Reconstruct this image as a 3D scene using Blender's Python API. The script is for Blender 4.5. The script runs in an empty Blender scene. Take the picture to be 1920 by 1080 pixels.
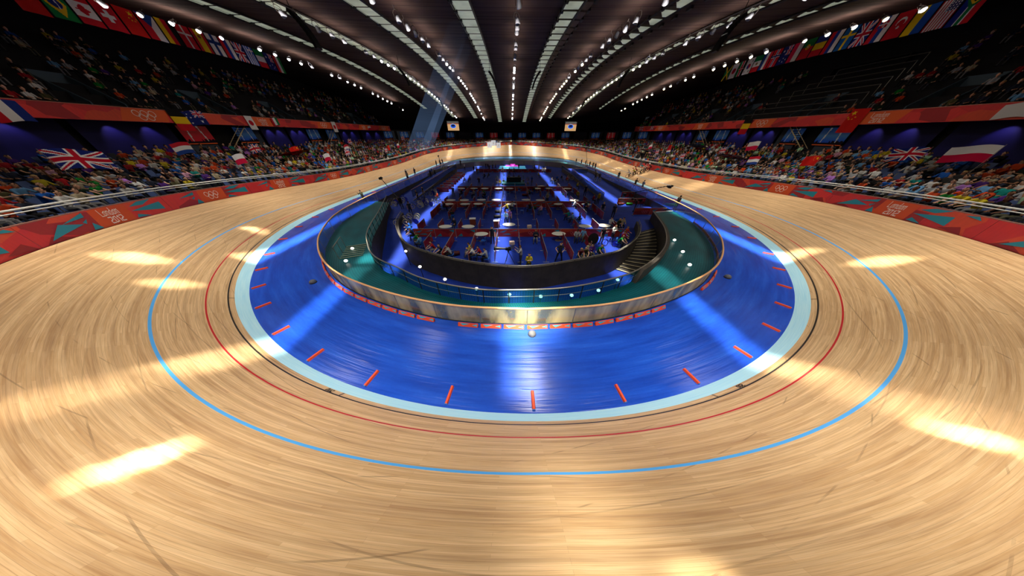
import bpy, bmesh, math, random
import numpy as np
from mathutils import Vector, Matrix
random.seed(11)
rng = np.random.default_rng(11)
SC = bpy.context.scene
COL = SC.collection
PI = math.pi

# ------------------------------------------------------------------ naming
NUM = ['zeroth', 'first', 'second', 'third', 'fourth', 'fifth', 'sixth', 'seventh', 'eighth', 'ninth', 'tenth', 'eleventh', 'twelfth',
       'thirteenth', 'fourteenth', 'fifteenth', 'sixteenth', 'seventeenth', 'eighteenth', 'nineteenth', 'twentieth']
TENS = {20: 'twenty', 30: 'thirty', 40: 'forty', 50: 'fifty', 60: 'sixty', 70: 'seventy', 80: 'eighty', 90: 'ninety'}


def nth(n):
    if n <= 20:
        return NUM[n]
    t = n // 10 * 10
    if n % 10 == 0:
        return TENS[t][:-1] + 'ieth'
    return TENS[t] + '-' + NUM[n % 10]


def tag(o, label=None, cat=None, group=None, kind=None):
    if label: o['label'] = label
    if cat: o['category'] = cat
    if group: o['group'] = group
    if kind: o['kind'] = kind
    return o


def empty(name, loc, rz=0.0, label=None, cat=None, group=None):
    o = bpy.data.objects.new(name, None)
    COL.objects.link(o)
    o.location = loc
    o.rotation_euler = (0, 0, rz)
    o.empty_display_size = .1
    return tag(o, label, cat, group)


def dup(root, loc, rz, label=None, group=None, color=None):
    r = root.copy(); COL.objects.link(r)
    r.location = loc; r.rotation_euler = (0, 0, rz)
    if label: r['label'] = label
    if group: r['group'] = group
    if color: r.color = color
    for ch in list(root.children):
        c = ch.copy(); COL.objects.link(c); c.parent = r
        if color: c.color = color
        for g in list(ch.children):
            d = g.copy(); COL.objects.link(d); d.parent = c
    return r


class Proto:
    """first use moves the source itself, later uses copy it"""
    def __init__(self, o): self.o = o; self.used = False

    def put(self, loc, rz, label=None, group=None, color=None):
        if not self.used:
            self.used = True
            self.o.location = loc; self.o.rotation_euler = (0, 0, rz)
            if label: self.o['label'] = label
            if group: self.o['group'] = group
            if color:
                self.o.color = color
                for c in self.o.children: c.color = color
            return self.o
        return dup(self.o, loc, rz, label, group, color)


# ------------------------------------------------------------------ colour and materials
def lin(c):
    return tuple((v / 255 / 12.92 if v / 255 <= .04045 else ((v / 255 + .055) / 1.055) ** 2.4) for v in c)


def L4(c): return (*lin(c), 1.0)


MATS = {}


def mat(name, rgb, rough=.6, spec=.3, metal=0.0, emit=0.0, ergb=None):
    if name in MATS: return MATS[name]
    m = bpy.data.materials.new(name); m.use_nodes = True
    b = m.node_tree.nodes['Principled BSDF']
    b.inputs['Base Color'].default_value = L4(rgb)
    b.inputs['Roughness'].default_value = rough
    b.inputs['Specular IOR Level'].default_value = spec
    b.inputs['Metallic'].default_value = metal
    if emit:
        b.inputs['Emission Color'].default_value = L4(ergb or rgb)
        b.inputs['Emission Strength'].default_value = emit
    MATS[name] = m
    return m


class NT:
    """tiny helper for node trees"""
    def __init__(self, name):
        self.m = bpy.data.materials.new(name); self.m.use_nodes = True
        self.t = self.m.node_tree; self.b = self.t.nodes['Principled BSDF']; self.out = self.t.nodes['Material Output']
        MATS[name] = self.m

    def n(self, typ, **kw):
        x = self.t.nodes.new(typ)
        for k, v in kw.items(): setattr(x, k, v)
        return x

    def l(self, a, b): self.t.links.new(a, b)

    def math(self, op, a, b=None, c=None):
        x = self.n('ShaderNodeMath', operation=op)
        for i, v in enumerate((a, b, c)):
            if v is None: continue
            if isinstance(v, (int, float)): x.inputs[i].default_value = v
            else: self.l(v, x.inputs[i])
        return x.outputs[0]

    def mix(self, f, a, b, typ='MIX'):
        x = self.n('ShaderNodeMix', data_type='RGBA', blend_type=typ)
        for i, v in ((0, f), (6, a), (7, b)):
            if isinstance(v, (int, float)): x.inputs[i].default_value = v
            elif isinstance(v, tuple): x.inputs[i].default_value = v
            else: self.l(v, x.inputs[i])
        return x.outputs[2]

    def ramp(self, f, stops, interp='LINEAR'):
        x = self.n('ShaderNodeValToRGB'); r = x.color_ramp; r.interpolation = interp
        while len(r.elements) < len(stops): r.elements.new(.5)
        for e, (p, c) in zip(r.elements, stops): e.position = p; e.color = L4(c)
        self.l(f, x.inputs[0]); return x.outputs[0]

    def noise(self, vec, scale, detail=3, rough=.5, dim='3D'):
        x = self.n('ShaderNodeTexNoise', noise_dimensions=dim)
        x.inputs['Scale'].default_value = scale; x.inputs['Detail'].default_value = detail; x.inputs['Roughness'].default_value = rough
        if vec is not None: self.l(vec, x.inputs['Vector'])
        return x.outputs['Fac']

    def scale(self, vec, s):
        x = self.n('ShaderNodeVectorMath', operation='MULTIPLY'); self.l(vec, x.inputs[0]); x.inputs[1].default_value = s
        return x.outputs[0]


def wood_mat():
    t = NT('track_wood')
    uv = t.n('ShaderNodeUVMap', uv_map='UVMap').outputs[0]
    sep = t.n('ShaderNodeSeparateXYZ'); t.l(uv, sep.inputs[0]); s, v = sep.outputs[0], sep.outputs[1]
    br = t.n('ShaderNodeTexBrick'); t.l(uv, br.inputs['Vector'])
    br.inputs['Scale'].default_value = 1; br.inputs['Brick Width'].default_value = 2.6; br.inputs['Row Height'].default_value = .045
    br.inputs['Mortar Size'].default_value = .0015; br.inputs['Bias'].default_value = 0
    br.inputs['Color1'].default_value = L4((236, 198, 148)); br.inputs['Color2'].default_value = L4((198, 154, 104)); br.inputs['Mortar'].default_value = L4((150, 112, 74))
    br.offset = .37; br.offset_frequency = 3; br.squash_frequency = 2
    grain = t.noise(t.scale(uv, (1.2, 45, 1)), 1.0, 4, .6)
    c = t.mix(.45, br.outputs['Color'], t.ramp(grain, [(.25, (184, 140, 94)), (.5, (222, 186, 138)), (.75, (246, 216, 172))]))
    dark = t.noise(t.scale(uv, (.16, 6.0, 1)), 1.0, 4, .6)
    c = t.mix(t.math('MULTIPLY', t.ramp(dark, [(.46, (0, 0, 0)), (.70, (255, 255, 255))]), .50), c, L4((146, 104, 68)))
    fine = t.noise(t.scale(uv, (.35, 22, 1)), 1.0, 3, .6)
    c = t.mix(t.math('MULTIPLY', t.ramp(fine, [(.50, (0, 0, 0)), (.72, (255, 255, 255))]), .35), c, L4((134, 94, 60)))
    # tyre scuffs: thin dark lines slanting gently up the banking
    wob = t.noise(t.scale(uv, (.05, .05, 1)), 1.0, 1)
    for sl, of, fq in ((.115, .0, 1.1), (-.09, 3.3, 1.3), (.22, 7.1, .8)):
        ph = t.math('ADD', t.math('MULTIPLY', v, fq), t.math('ADD', t.math('MULTIPLY', s, sl), t.math('ADD', t.math('MULTIPLY', wob, 4.0), of)))
        line = t.math('LESS_THAN', t.math('ABSOLUTE', t.math('SUBTRACT', t.math('FRACT', ph), .5)), .012 * fq)
        patch = t.ramp(t.noise(t.scale(uv, (.07, .4, 1)), 1.0 + of, 2), [(.52, (0, 0, 0)), (.60, (255, 255, 255))])
        c = t.mix(t.math('MULTIPLY', t.math('MULTIPLY', line, patch), .38), c, L4((84, 58, 36)))

    def band(a, b): return t.math('MULTIPLY', t.math('GREATER_THAN', v, a), t.math('LESS_THAN', v, b))
    c = t.mix(band(.690, .745), c, L4((46, 42, 38)))
    c = t.mix(band(1.345, 1.395), c, L4((196, 36, 44)))
    c = t.mix(band(2.60, 2.672), c, L4((84, 172, 240)))
    # cyan inside band
    inner = t.math('LESS_THAN', v, .51)
    stripe = t.noise(t.scale(uv, (.6, 40, 1)), 1.0, 3)
    c = t.mix(inner, c, t.ramp(stripe, [(.3, (170, 230, 250)), (.7, (204, 246, 255))]))
    # finish and half-lap ticks across the sprint lane
    for s0 in (17.1, -17.4, 6.2, -6.6):
        near = t.math('LESS_THAN', t.math('ABSOLUTE', t.math('SUBTRACT', s, s0)), .035)
        c = t.mix(t.math('MULTIPLY', t.math('MULTIPLY', near, band(.51, .70)), .8), c, L4((60, 44, 30)))
    t.l(c, t.b.inputs['Base Color'])
    rr = t.math('ADD', t.math('MULTIPLY', grain, .16), .30)
    t.l(rr, t.b.inputs['Roughness'])
    t.b.inputs['Specular IOR Level'].default_value = .35
    bp = t.n('ShaderNodeBump'); bp.inputs['Strength'].default_value = .05; t.l(grain, bp.inputs['Height']); t.l(bp.outputs[0], t.b.inputs['Normal'])
    return t.m


def apron_mat():
    t = NT('apron_blue')
    uv = t.n('ShaderNodeUVMap', uv_map='UVMap').outputs[0]
    n1 = t.noise(t.scale(uv, (.25, 2.2, 1)), 1.0, 4, .6)
    n2 = t.noise(t.scale(uv, (9, 9, 1)), 1.0, 2)
    c = t.ramp(n1, [(.3, (22, 64, 172)), (.55, (29, 82, 202)), (.75, (42, 102, 222))])
    c = t.mix(t.math('MULTIPLY', n2, .25), c, L4((18, 44, 140)))
    t.l(c, t.b.inputs['Base Color'])
    t.b.inputs['Roughness'].default_value = .22
    t.b.inputs['Specular IOR Level'].default_value = .45
    st = t.noise(t.scale(uv, (.22, 5.0, 1)), 1.0, 3, .55)
    bp = t.n('ShaderNodeBump'); bp.inputs['Strength'].default_value = .30; bp.inputs['Distance'].default_value = .08
    t.l(st, bp.inputs['Height']); t.l(bp.outputs[0], t.b.inputs['Normal'])
    return t.m


def carpet_mat(name, c0, c1, rough=.55, sc=.6):
    t = NT(name)
    g = t.n('ShaderNodeNewGeometry').outputs['Position']
    n1 = t.noise(g, sc, 4, .6)
    t.l(t.ramp(n1, [(.3, c0), (.7, c1)]), t.b.inputs['Base Color'])
    t.b.inputs['Roughness'].default_value = rough
    t.b.inputs['Specular IOR Level'].default_value = .25
    return t.m


def concrete_mat(name, rgb, joint=0.0):
    t = NT(name)
    g = t.n('ShaderNodeNewGeometry').outputs['Position']
    n1 = t.noise(g, 1.3, 5, .65)
    d = tuple(int(v * .72) for v in rgb)
    c = t.ramp(n1, [(.3, d), (.7, rgb)])
    if joint:
        uv = t.n('ShaderNodeUVMap', uv_map='UVMap').outputs[0]
        sep = t.n('ShaderNodeSeparateXYZ'); t.l(uv, sep.inputs[0])
        fr = t.math('FRACT', t.math('DIVIDE', sep.outputs[0], joint))
        c = t.mix(t.math('MULTIPLY', t.math('LESS_THAN', fr, .012), .7), c, L4((20, 18, 16)))
    t.l(c, t.b.inputs['Base Color']); t.b.inputs['Roughness'].default_value = .7
    return t.m


def deck_mat(name, alpha):
    """teal dotted netting"""
    t = NT(name)
    uv = t.n('ShaderNodeUVMap', uv_map='UVMap').outputs[0]
    sep = t.n('ShaderNodeSeparateXYZ'); t.l(uv, sep.inputs[0])
    sx = t.math('ABSOLUTE', t.math('SUBTRACT', t.math('FRACT', t.math('MULTIPLY', sep.outputs[0], 7.0)), .5))
    sy = t.math('ABSOLUTE', t.math('SUBTRACT', t.math('FRACT', t.math('MULTIPLY', sep.outputs[1], 7.0)), .5))
    gap = t.math('MULTIPLY', t.math('LESS_THAN', sx, .30), t.math('LESS_THAN', sy, .30))
    n1 = t.noise(t.scale(uv, (.35, .9, 1)), 1.0, 3)
    c = t.ramp(n1, [(.3, (4, 66, 74)), (.7, (10, 100, 110))])
    c = t.mix(t.math('MULTIPLY', gap, .6), c, L4((6, 48, 58)))
    t.l(c, t.b.inputs['Base Color']); t.b.inputs['Roughness'].default_value = .4; t.b.inputs['Specular IOR Level'].default_value = .3
    tr = t.n('ShaderNodeBsdfTransparent'); tr.inputs[0].default_value = L4((150, 225, 235))
    mx = t.n('ShaderNodeMixShader')
    f = t.math('SUBTRACT', alpha, t.math('MULTIPLY', gap, alpha * .55 if alpha < .9 else .12))
    t.l(f, mx.inputs[0]); t.l(tr.outputs[0], mx.inputs[1]); t.l(t.b.outputs[0], mx.inputs[2]); t.l(mx.outputs[0], t.out.inputs[0])
    return t.m


def glass_mat(name, tint, gloss, rough=.06, dust=.0):
    t = NT(name)
    tr = t.n('ShaderNodeBsdfTransparent'); tr.inputs[0].default_value = L4(tint)
    gl = t.n('ShaderNodeBsdfGlossy'); gl.inputs['Roughness'].default_value = rough; gl.inputs[0].default_value = L4((236, 232, 214))
    lw = t.n('ShaderNodeLayerWeight'); lw.inputs[0].default_value = .35
    f = t.math('ADD', t.math('MULTIPLY', lw.outputs['Fresnel'], .35), gloss)
    mx = t.n('ShaderNodeMixShader'); t.l(f, mx.inputs[0]); t.l(tr.outputs[0], mx.inputs[1]); t.l(gl.outputs[0], mx.inputs[2])
    if dust:
        df = t.n('ShaderNodeBsdfDiffuse'); df.inputs[0].default_value = L4((150, 150, 140))
        m2 = t.n('ShaderNodeMixShader'); m2.inputs[0].default_value = dust
        t.l(mx.outputs[0], m2.inputs[1]); t.l(df.outputs[0], m2.inputs[2]); t.l(m2.outputs[0], t.out.inputs[0])
    else:
        t.l(mx.outputs[0], t.out.inputs[0])
    return t.m


def attr_mat(name, rough=.7, dim=1.0, emit=0.0):
    t = NT(name)
    a = t.n('ShaderNodeAttribute', attribute_name='Col', attribute_type='GEOMETRY')
    c = a.outputs['Color']
    if dim != 1.0: c = t.mix(1.0, c, (dim, dim, dim, 1), 'MULTIPLY')
    t.l(c, t.b.inputs['Base Color']); t.b.inputs['Roughness'].default_value = rough; t.b.inputs['Specular IOR Level'].default_value = .15
    if emit:
        t.l(c, t.b.inputs['Emission Color']); t.b.inputs['Emission Strength'].default_value = emit
    return t.m


def objcol_mat(name, rough=.75):
    t = NT(name)
    oi = t.n('ShaderNodeObjectInfo')
    n1 = t.noise(t.n('ShaderNodeTexCoord').outputs['Object'], 9, 2)
    c = t.mix(t.math('MULTIPLY', n1, .45), oi.outputs['Color'], (.02, .02, .02, 1))
    t.l(c, t.b.inputs['Base Color']); t.b.inputs['Roughness'].default_value = rough; t.b.inputs['Specular IOR Level'].default_value = .12
    return t.m


def rand_mat(name, stops, mul=1.0, rough=.7):
    t = NT(name)
    oi = t.n('ShaderNodeObjectInfo')
    f = t.math('FRACT', t.math('MULTIPLY', oi.outputs['Random'], mul))
    t.l(t.ramp(f, stops, 'CONSTANT'), t.b.inputs['Base Color']); t.b.inputs['Roughness'].default_value = rough; t.b.inputs['Specular IOR Level'].default_value = .15
    return t.m


def roof_mat():
    t = NT('roof_panel')
    g = t.n('ShaderNodeNewGeometry').outputs['Position']
    sep = t.n('ShaderNodeSeparateXYZ'); t.l(g, sep.inputs[0])
    n1 = t.noise(t.scale(g, (.05, 1.6, .4)), 1.0, 4, .6)
    c = t.ramp(n1, [(.3, (40, 30, 28)), (.55, (66, 54, 50)), (.75, (58, 56, 48))])
    fr = t.math('FRACT', t.math('MULTIPLY', sep.outputs[1], .42))
    c = t.mix(t.math('MULTIPLY', t.math('LESS_THAN', fr, .06), .75), c, L4((14, 12, 18)))
    t.l(c, t.b.inputs['Base Color']); t.b.inputs['Roughness'].default_value = .85; t.b.inputs['Specular IOR Level'].default_value = .08
    return t.m


M_WOOD = wood_mat(); M_APRON = apron_mat()
M_CARPET = carpet_mat('pit_carpet', (10, 36, 118), (15, 48, 146), .7)
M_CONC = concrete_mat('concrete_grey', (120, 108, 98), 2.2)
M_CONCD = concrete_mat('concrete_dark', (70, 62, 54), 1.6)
M_DECK = deck_mat('teal_netting_deck', .97)
M_NET = deck_mat('teal_netting_screen', .55)
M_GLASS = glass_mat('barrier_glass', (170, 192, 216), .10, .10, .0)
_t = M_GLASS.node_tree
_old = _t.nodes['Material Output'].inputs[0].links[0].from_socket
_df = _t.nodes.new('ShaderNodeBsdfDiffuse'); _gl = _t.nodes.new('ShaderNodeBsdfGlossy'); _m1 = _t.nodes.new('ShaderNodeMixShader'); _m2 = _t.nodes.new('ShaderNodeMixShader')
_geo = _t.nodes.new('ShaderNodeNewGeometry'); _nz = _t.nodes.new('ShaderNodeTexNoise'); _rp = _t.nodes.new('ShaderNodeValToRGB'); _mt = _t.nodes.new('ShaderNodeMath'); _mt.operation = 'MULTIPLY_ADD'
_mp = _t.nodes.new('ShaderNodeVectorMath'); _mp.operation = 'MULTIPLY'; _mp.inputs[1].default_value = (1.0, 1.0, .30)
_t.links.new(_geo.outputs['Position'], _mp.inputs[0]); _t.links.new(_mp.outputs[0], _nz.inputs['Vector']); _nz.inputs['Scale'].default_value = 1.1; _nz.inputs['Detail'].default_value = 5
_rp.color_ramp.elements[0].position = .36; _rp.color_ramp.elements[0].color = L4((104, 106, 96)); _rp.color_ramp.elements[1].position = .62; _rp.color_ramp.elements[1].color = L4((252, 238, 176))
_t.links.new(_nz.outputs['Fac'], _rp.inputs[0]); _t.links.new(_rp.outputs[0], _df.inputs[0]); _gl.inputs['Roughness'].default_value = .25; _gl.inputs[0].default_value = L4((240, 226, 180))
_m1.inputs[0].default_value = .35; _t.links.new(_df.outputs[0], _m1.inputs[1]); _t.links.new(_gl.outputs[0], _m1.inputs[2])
_inv = _t.nodes.new('ShaderNodeMath'); _inv.operation = 'MULTIPLY_ADD'; _inv.inputs[1].default_value = -.64; _inv.inputs[2].default_value = .72   # golden reflection painted into the outer face colour
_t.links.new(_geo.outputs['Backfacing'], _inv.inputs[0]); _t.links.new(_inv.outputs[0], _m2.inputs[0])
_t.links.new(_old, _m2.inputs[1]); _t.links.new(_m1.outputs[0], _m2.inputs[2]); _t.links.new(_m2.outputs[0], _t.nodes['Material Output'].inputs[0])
M_GLASS2 = glass_mat('partition_glass', (120, 150, 165), .08, .15, .12)
M_RAILW = mat('handrail_beech', (226, 172, 120), .4)
M_STEEL = mat('rail_steel', (150, 146, 138), .3, .5, .6)
M_WHITEP = mat('white_paint', (222, 222, 214), .45)
M_BLACK = mat('matte_black', (12, 12, 13), .6)
M_DARK = mat('dark_metal', (34, 32, 30), .5)
M_GREY = mat('mid_grey', (96, 98, 102), .5)
M_RED = mat('board_red', (196, 44, 44), .5)
M_REDD = mat('board_dark_red', (150, 34, 38), .5)
M_ORG = mat('board_orange', (216, 84, 38), .5)
M_TEAL = mat('board_teal', (34, 140, 156), .5)
M_WHT = mat('emblem_white', (244, 226, 214), .5)
M_ROOF = roof_mat()
M_STAND = concrete_mat('terrace_dark', (38, 38, 42))
M_STANDL = concrete_mat('terrace_step_light', (88, 100, 112))
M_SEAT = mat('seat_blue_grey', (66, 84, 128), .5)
M_SEATD = mat('seat_shadow_blue', (20, 24, 36), .6)  # seat colour again with shade put into it, for the farther rows
M_FLAG = attr_mat('flag_cloth', .75)
M_CROWD = attr_mat('crowd_cloth', .8)


def emis(name, rgb, strength):
    if name in MATS: return MATS[name]
    m = bpy.data.materials.new(name); m.use_nodes = True
    t = m.node_tree; b = t.nodes['Principled BSDF']; b.inputs['Base Color'].default_value = L4(rgb)
    b.inputs['Emission Color'].default_value = L4(rgb); b.inputs['Emission Strength'].default_value = strength
    MATS[name] = m; return m


# ------------------------------------------------------------------ mesh builder
class MB:
    def __init__(self): self.v = []; self.f = []; self.m = []; self.uv = None

    def add(self, vs, fs, m=0):
        o = len(self.v); self.v += [tuple(p) for p in vs]
        for f in fs: self.f.append(tuple(o + i for i in f)); self.m.append(m)

    def box(self, c, s, m=0, rz=0.0, rx=0.0, bev=0.0):
        sx, sy, sz = s[0] / 2, s[1] / 2, s[2] / 2
        R = Matrix.Rotation(rz, 3, 'Z') @ Matrix.Rotation(rx, 3, 'X')
        vs = [Vector((x, y, z)) for x in (-sx, sx) for y in (-sy, sy) for z in (-sz, sz)]
        vs = [R @ p + Vector(c) for p in vs]
        self.add(vs, [(0, 1, 3, 2), (4, 6, 7, 5), (0, 4, 5, 1), (2, 3, 7, 6), (0, 2, 6, 4), (1, 5, 7, 3)], m)

    def tube(self, a, b, r0, r1=None, n=6, m=0, caps=True):
        r1 = r0 if r1 is None else r1
        a, b = Vector(a), Vector(b); d = (b - a)
        if d.length < 1e-6: return
        d.normalize(); u = d.orthogonal().normalized(); w = d.cross(u)
        vs = []
        for p, r in ((a, r0), (b, r1)):
            for i in range(n):
                t = 2 * PI * i / n; vs.append(p + u * (r * math.cos(t)) + w * (r * math.sin(t)))
        fs = [(i, (i + 1) % n, n + (i + 1) % n, n + i) for i in range(n)]
        if caps: fs += [tuple(range(n - 1, -1, -1)), tuple(range(n, 2 * n))]
        self.add(vs, fs, m)

    def path(self, pts, r, n=6, m=0, closed=False):
        """continuous tube through points"""
        P = [Vector(p) for p in pts]; k = len(P); vs = []
        for i in range(k):
            a = P[(i - 1) % k] if closed or i > 0 else P[i]; b = P[(i + 1) % k] if closed or i < k - 1 else P[i]
            d = (b - a).normalized(); up = Vector((0, 0, 1)) if abs(d.z) < .95 else Vector((0, 1, 0))
            u = d.cross(up).normalized(); w = u.cross(d)
            for j in range(n):
                t = 2 * PI * j / n; vs.append(P[i] + u * (r * math.cos(t)) + w * (r * math.sin(t)))
        fs = []
        for i in range(k if closed else k - 1):
            i2 = (i + 1) % k
            for j in range(n): fs.append((i * n + j, i * n + (j + 1) % n, i2 * n + (j + 1) % n, i2 * n + j))
        if not closed: fs += [tuple(range(n - 1, -1, -1)), tuple((k - 1) * n + j for j in range(n))]
        self.add(vs, fs, m)

    def lathe(self, prof, c=(0, 0, 0), n=16, m=0, axis=None):
        vs = []; c = Vector(c)
        R = Vector((0, 0, 1)).rotation_difference(Vector(axis)).to_matrix() if axis else Matrix.Identity(3)
        for r, z in prof:
            for j in range(n):
                t = 2 * PI * j / n; vs.append(c + R @ Vector((r * math.cos(t), r * math.sin(t), z)))
        k = len(prof); fs = []
        for i in range(k - 1):
            for j in range(n): fs.append((i * n + j, i * n + (j + 1) % n, (i + 1) * n + (j + 1) % n, (i + 1) * n + j))
        fs += [tuple(range(n - 1, -1, -1)), tuple((k - 1) * n + j for j in range(n))]
        self.add(vs, fs, m)

    def ball(self, c, r, n=8, k=5, m=0, sq=(1, 1, 1)):
        vs = []; c = Vector(c)
        for i in range(1, k):
            ph = PI * i / k
            for j in range(n):
                t = 2 * PI * j / n
                vs.append(c + Vector((r * sq[0] * math.sin(ph) * math.cos(t), r * sq[1] * math.sin(ph) * math.sin(t), r * sq[2] * math.cos(ph))))
        top = len(vs); vs.append(c + Vector((0, 0, r * sq[2]))); vs.append(c - Vector((0, 0, r * sq[2])))
        fs = []
        for i in range(k - 2):
            for j in range(n): fs.append((i * n + j, (i + 1) * n + j, (i + 1) * n + (j + 1) % n, i * n + (j + 1) % n))
        for j in range(n):
            fs.append((top, j, (j + 1) % n)); fs.append((top + 1, (k - 2) * n + (j + 1) % n, (k - 2) * n + j))
        self.add(vs, fs, m)

    def ring(self, c, R, r, axis=(1, 0, 0), n=20, k=5, m=0):
        a = Vector(axis).normalized(); u = a.orthogonal().normalized(); w = a.cross(u); c = Vector(c)
        pts = [c + u * (R * math.cos(2 * PI * i / n)) + w * (R * math.sin(2 * PI * i / n)) for i in range(n)]
        vs = []
        for i in range(n):
            rad = (pts[i] - c).normalized()
            for j in range(k):
                t = 2 * PI * j / k; vs.append(pts[i] + rad * (r * math.cos(t)) + a * (r * math.sin(t)))
        fs = [(i * k + j, i * k + (j + 1) % k, ((i + 1) % n) * k + (j + 1) % k, ((i + 1) % n) * k + j) for i in range(n) for j in range(k)]
        self.add(vs, fs, m)

    def build(self, name, mats, parent=None, smooth=False):
        me = bpy.data.meshes.new(name); me.from_pydata(self.v, [], self.f)
        mats = mats if isinstance(mats, (list, tuple)) else [mats]
        for x in mats: me.materials.append(x)
        if len(mats) > 1: me.polygons.foreach_set('material_index', self.m)
        if smooth: me.polygons.foreach_set('use_smooth', [True] * len(self.f))
        me.update()
        o = bpy.data.objects.new(name, me); COL.objects.link(o)
        if parent is not None: o.parent = parent
        return o


def grid_obj(name, P, mats, closed=False, uv=None, fm=None, parent=None, smooth=True, flip=False):
    """P: (M,N,3) array of points; closed joins the first axis; uv: (M,N,2) (M+1 if closed)"""
    P = np.asarray(P, float); M, N = P.shape[:2]
    idx = np.arange(M * N).reshape(M, N)
    if closed: a, b = idx, np.roll(idx, -1, 0)
    else: a, b = idx[:-1], idx[1:]
    q = np.stack([a[:, :-1], b[:, :-1], b[:, 1:], a[:, 1:]], -1).reshape(-1, 4)
    if flip: q = q[:, ::-1]
    me = bpy.data.meshes.new(name)
    me.vertices.add(M * N); me.vertices.foreach_set('co', P.reshape(-1))
    nf = len(q); me.loops.add(nf * 4); me.loops.foreach_set('vertex_index', q.reshape(-1).astype(np.int32))
    me.polygons.add(nf); me.polygons.foreach_set('loop_start', np.arange(0, nf * 4, 4, dtype=np.int32))
    mats = mats if isinstance(mats, (list, tuple)) else [mats]
    for x in mats: me.materials.append(x)
    if fm is not None: me.polygons.foreach_set('material_index', np.asarray(fm, np.int32).reshape(-1))
    me.polygons.foreach_set('use_smooth', np.full(nf, smooth))
    me.update(calc_edges=True); me.validate()
    if uv is not None:
        U = np.asarray(uv, float)
        A = U[:-1]; B = U[1:]
        l = np.stack([A[:, :-1], B[:, :-1], B[:, 1:], A[:, 1:]], 2).reshape(-1, 4, 2)
        if flip: l = l[:, ::-1]
        ul = me.uv_layers.new(name='UVMap'); ul.data.foreach_set('uv', l.reshape(-1))
    o = bpy.data.objects.new(name, me); COL.objects.link(o)
    if parent is not None: o.parent = parent
    return o


def raw_mesh(name, V, F, colors=None, mats=(), smooth=False):
    """V (n,3), F (m,k) equal sided faces, colors (m,3) linear"""
    V = np.asarray(V, np.float32); F = np.asarray(F, np.int32); m, k = F.shape
    me = bpy.data.meshes.new(name)
    me.vertices.add(len(V)); me.vertices.foreach_set('co', V.reshape(-1))
    me.loops.add(m * k); me.loops.foreach_set('vertex_index', F.reshape(-1))
    me.polygons.add(m); me.polygons.foreach_set('loop_start', np.arange(0, m * k, k, dtype=np.int32))
    me.polygons.foreach_set('use_smooth', np.full(m, smooth))
    me.update(calc_edges=True)
    if colors is not None:
        at = me.color_attributes.new('Col', 'FLOAT_COLOR', 'CORNER')
        c = np.ones((m, k, 4), np.float32); c[:, :, :3] = np.asarray(colors, np.float32)[:, None, :]
        at.data.foreach_set('color', c.reshape(-1))
    for x in mats: me.materials.append(x)
    return me


# ------------------------------------------------------------------ camera (solved from the photograph)
F_PX, PITCH, YAW, ROLL, CAM_H = 366.655, .6617, -.00688, .00248, 7.4772
cp, sp = math.cos(PITCH), math.sin(PITCH)
fw, up, rt = Vector((0, cp, -sp)), Vector((0, sp, cp)), Vector((1, 0, 0))
Rz = Matrix.Rotation(YAW, 3, 'Z'); fw, up, rt = Rz @ fw, Rz @ up, Rz @ rt
rt, up = rt * math.cos(ROLL) + up * math.sin(ROLL), up * math.cos(ROLL) - rt * math.sin(ROLL)
cam = bpy.data.cameras.new('camera'); cam.sensor_width = 36; cam.lens = F_PX * 36 / 1920; cam.clip_start = .05; cam.clip_end = 600
CAM = bpy.data.objects.new('camera', cam); COL.objects.link(CAM); SC.camera = CAM
CAM.matrix_world = Matrix(((rt.x, up.x, -fw.x, 0), (rt.y, up.y, -fw.y, 0), (rt.z, up.z, -fw.z, CAM_H), (0, 0, 0, 1)))
EYE = np.array([0, 0, CAM_H]); FWn, UPn, RTn = np.array(fw), np.array(up), np.array(rt)


def in_frame(P, mx=60, my=60):
    """which of the points the photograph could plausibly see, and their distance"""
    d = np.asarray(P, float) - EYE; z = d @ FWn
    zz = np.where(z > .3, z, 1)
    x = 960 + F_PX * (d @ RTn) / zz; y = 540 - F_PX * (d @ UPn) / zz
    return (z > .3) & (x > -mx) & (x < 1920 + mx) & (y > -my) & (y < 1080 + my), np.linalg.norm(d, axis=1)


# ------------------------------------------------------------------ track curve: straight + transition + arc, 248 m round
CX, CY, RAD, LT, PER = .7855, 50.8894, 24.05748, 7.91855, 248.0
W = 5.947


def _quarter(n=500):
    La = RAD * (PI / 2 - LT / (2 * RAD)); Ls = PER / 4 - LT - La
    s = np.linspace(0, PER / 4, n)
    k = np.where(s < Ls, 0, np.where(s < Ls + LT, (s - Ls) / LT / RAD, 1 / RAD))
    th = np.concatenate([[0], np.cumsum((k[1:] + k[:-1]) / 2 * np.diff(s))]); th *= (PI / 2) / th[-1]
    dx, dy = -np.sin(th), np.cos(th)
    x = np.concatenate([[0], np.cumsum((dx[1:] + dx[:-1]) / 2 * np.diff(s))]); y = np.concatenate([[0], np.cumsum((dy[1:] + dy[:-1]) / 2 * np.diff(s))])
    t = np.clip((s - 4.501) / (74.021 - 4.501), 0, 1); t = t * t * (3 - 2 * t)
    return s, x - x[-1], y, th, np.radians(15.25 + (50.02 - 15.25) * t)


_s, _x, _y, _th, _b = _quarter()
_nx, _ny = np.cos(_th), np.sin(_th)
r_ = slice(None, 0, -1)
TS = np.concatenate([62 - _s[r_], 62 + _s[:-1], 186 - _s[r_], 186 + _s])
TX = np.concatenate([_x[r_], _x[:-1], -_x[r_], -_x]) + CX
TY = np.concatenate([-_y[r_], _y[:-1], _y[r_], -_y]) + CY
TNX = np.concatenate([_nx[r_], _nx[:-1], -_nx[r_], -_nx]); TNY = np.concatenate([-_ny[r_], _ny[:-1], _ny[r_], -_ny])
TB = np.concatenate([_b[r_], _b[:-1], _b[r_], _b])


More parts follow.
